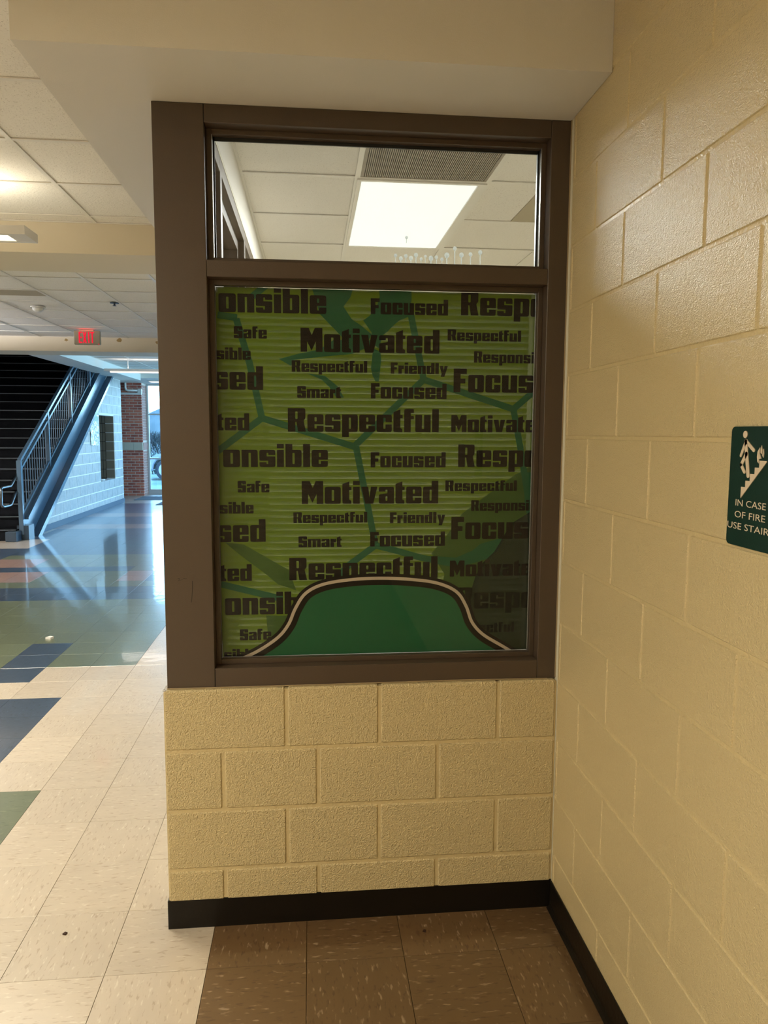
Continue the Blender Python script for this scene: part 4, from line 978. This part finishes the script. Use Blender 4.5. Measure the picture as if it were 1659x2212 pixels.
# white conduit on the pier
cd_ = empty('conduit', (-5.4, 17.06, 2.67), 'white conduit and horizontal rail across the brick pier', 'conduit')
bm = bmesh.new(); tube(bm, [(-5.505, 17.06, 2.889), (-5.505, 17.06, 2.76), (-5.49, 17.06, 2.71), (-5.45, 17.06, 2.692), (-5.14, 17.06, 2.692)], .028, 10); build('pipe', bm, M['enamel_c'], cd_, True)
bx('flat_rail', (-5.80, 17.055, 2.585), (-5.11, 17.098, 2.640), M['enamel_c'], cd_, .003)
bx('junction_box', (-5.20, 17.03, 2.64), (-5.10, 17.098, 2.73), M['enamel_c'], cd_, .005)
for nm_, a, b, lab in (('entrance_mat', (-5.10, 15.85), (-3.4, 16.82), 'grey floor mat along the glazed entrance beside the brick pier'), ('entrance_mat', (-4.33, 14.60), (-2.4, 15.55), 'grey floor mat nearer the viewer before the entrance')):
    tag(bx(nm_, (*a, .0005), (*b, .010), M['mat'], None, .002), lab, 'floor mat')
# grit on the floor
def bit(name, x, y, s, m, lab):
    bm = bmesh.new(); prism(bm, [(x-s, y-s*.4), (x+s*.6, y-s), (x+s, y+s*.5), (x-s*.2, y+s)], 'z', .0003, s*.6); tag(build(name, bm, M[m]), lab, 'debris')
bit('floor_debris', -1.632, .008, .007, 'debris', 'tiny dark chip on the beige tiles left of the low wall')
bit('floor_debris', -.457, -.088, .006, 'debris', 'tiny dark triangular chip on the brown tiles in the nook')
bit('floor_debris', -2.898, 3.593, .028, 'paper_w', 'small white scrap on the green tiles')

# ================================================================== OUTSIDE
gr = bx('ground', (-60, YG+.12, -.3), (40, 120, -.03), M['ground']); tag(gr, kind='structure')
# hill with tree tops: displaced ridge
random.seed(5); bm = bmesh.new(); N1, N2 = 90, 10; rows_ = []
from mathutils import noise as NZ
for i in range(N1):
    x = -60+100*i/(N1-1); row = []
    for j in range(N2):
        t = j/(N2-1); h = math.sin(min(t*1.3, 1)*PI/2)*(3.5+.6*NZ.noise(Vector((x*.12, 0, 0)))+.7*NZ.noise(Vector((x*.6, 3, t*3)))+.5*NZ.noise(Vector((x*1.7, 9, t*5))))
        row.append(bm.verts.new((x, 58+9*t+.8*NZ.noise(Vector((x, t*6, 2))), h-.05)))
    rows_.append(row)
for i in range(N1-1):
    for j in range(N2-1): bm.faces.new((rows_[i][j], rows_[i+1][j], rows_[i+1][j+1], rows_[i][j+1]))
tag(build('wooded_hill', bm, M['hill'], None, True), 'hazy wooded hill beyond the car park', 'hill', kind='stuff')
random.seed(21); bm = bmesh.new()
def twig(p, d, l, r, n):
    q = p+d*l; tube(bm, [p, (p+q)/2+Vector((random.uniform(-.03, .03), 0, .02)), q], [r, r*.8, r*.6], 3)
    if n: 
        for _ in range(3):
            e = Vector((random.uniform(-.8, .8), random.uniform(-.8, .8), random.uniform(-.1, .6))); twig(q, (d*.9+e).normalized(), l*.74, r*.68, n-1)
for k in range(16):
    a = random.uniform(0, 2*PI); twig(Vector((-7.0+random.uniform(-.25, .35), 28+random.uniform(-.3, .3), -.03)), Vector((math.cos(a)*.45, math.sin(a)*.45, 1)).normalized(), .62, .026, 4)
tag(build('bare_shrub', bm, M['twig']), 'bare leafless shrub standing outside behind the car', 'shrub')
# parked car, side on, nose to the left
cx_, cy_ = -5.86, 23.83
car = empty('parked_car', (-4.6, cy_+.85, 0), 'white car parked outside the glazed entrance, front wheel in view', 'car')
def arch_pts(xc, r, n=9): return [(xc+r*math.cos(PI-k*PI/(n-1)), .36+r*math.sin(PI-k*PI/(n-1))) for k in range(n)]
w1, w2 = cx_+.0, cx_+2.70
prof = [(w1-.72, .28)]+arch_pts(w1, .44)+arch_pts(w2, .44)+[(w2+.75, .30), (w2+.82, .55), (w2+.76, .95), (w2+.55, 1.05), (w2+.25, 1.45), (w2-.4, 1.52), (w2-1.2, 1.50), (w1+.95, 1.08), (w1+.5, 1.0), (w1-.3, .88), (w1-.62, .72), (w1-.78, .52)]
bm = bmesh.new(); prism(bm, prof, 'y', cy_, cy_+1.75); bmesh.ops.bevel(bm, geom=[e for e in bm.edges if abs((e.verts[0].co-e.verts[1].co).y) < .01], offset=.03, segments=2, affect='EDGES'); build('body', bm, M['car'], car)
bm = bmesh.new(); prism(bm, [(w1+1.05, 1.08), (w1+1.5, 1.42), (w2-.6, 1.45), (w2-.6, 1.06)], 'y', cy_-.012, cy_-.002); prism(bm, [(w2-.52, 1.06), (w2-.52, 1.45), (w2+.15, 1.38), (w2+.38, 1.08)], 'y', cy_-.012, cy_-.002); build('side_window', bm, M['carglass'], car)
for wx in (w1, w2):
    for wy in (cy_+.02, cy_+1.55):
        bm = bmesh.new(); tube(bm, [(wx, wy, .335), (wx, wy+.2, .335)], .365, 28); wv = build('wheel', bm, M['tyre'], car)
        bm = bmesh.new(); tube(bm, [(wx, wy-.012, .335), (wx, wy, .335)], .25, 24)
        for k in range(5):
            a = k*2*PI/5; prism(bm, [(wx+.05*math.cos(a+1.2), .335+.05*math.sin(a+1.2)), (wx+.23*math.cos(a+.12), .335+.23*math.sin(a+.12)), (wx+.23*math.cos(a-.12), .335+.23*math.sin(a-.12)), (wx+.05*math.cos(a-1.2), .335+.05*math.sin(a-1.2))], 'y', wy-.03, wy-.012)
        build('rim', bm, M['rim'], wv)
bx('headlight', (w1-.70, cy_-.012, .60), (w1-.52, cy_+.1, .74), M['lampred'], car, .01)
bx('front_bumper', (w1-.82, cy_+.05, .25), (w1-.70, cy_+1.7, .50), M['car'], car, .02)

for o in COL.objects:
    if o.parent is None and o.get('category') == 'light fixture': o['group'] = 'suspended linear lights of the hall'
    if o.parent is None and o.get('category') == 'floor mat': o['group'] = 'mats before the glazed entrance'
    if o.parent is None and o.get('category') == 'debris': o['group'] = 'scraps lying on the tiles'
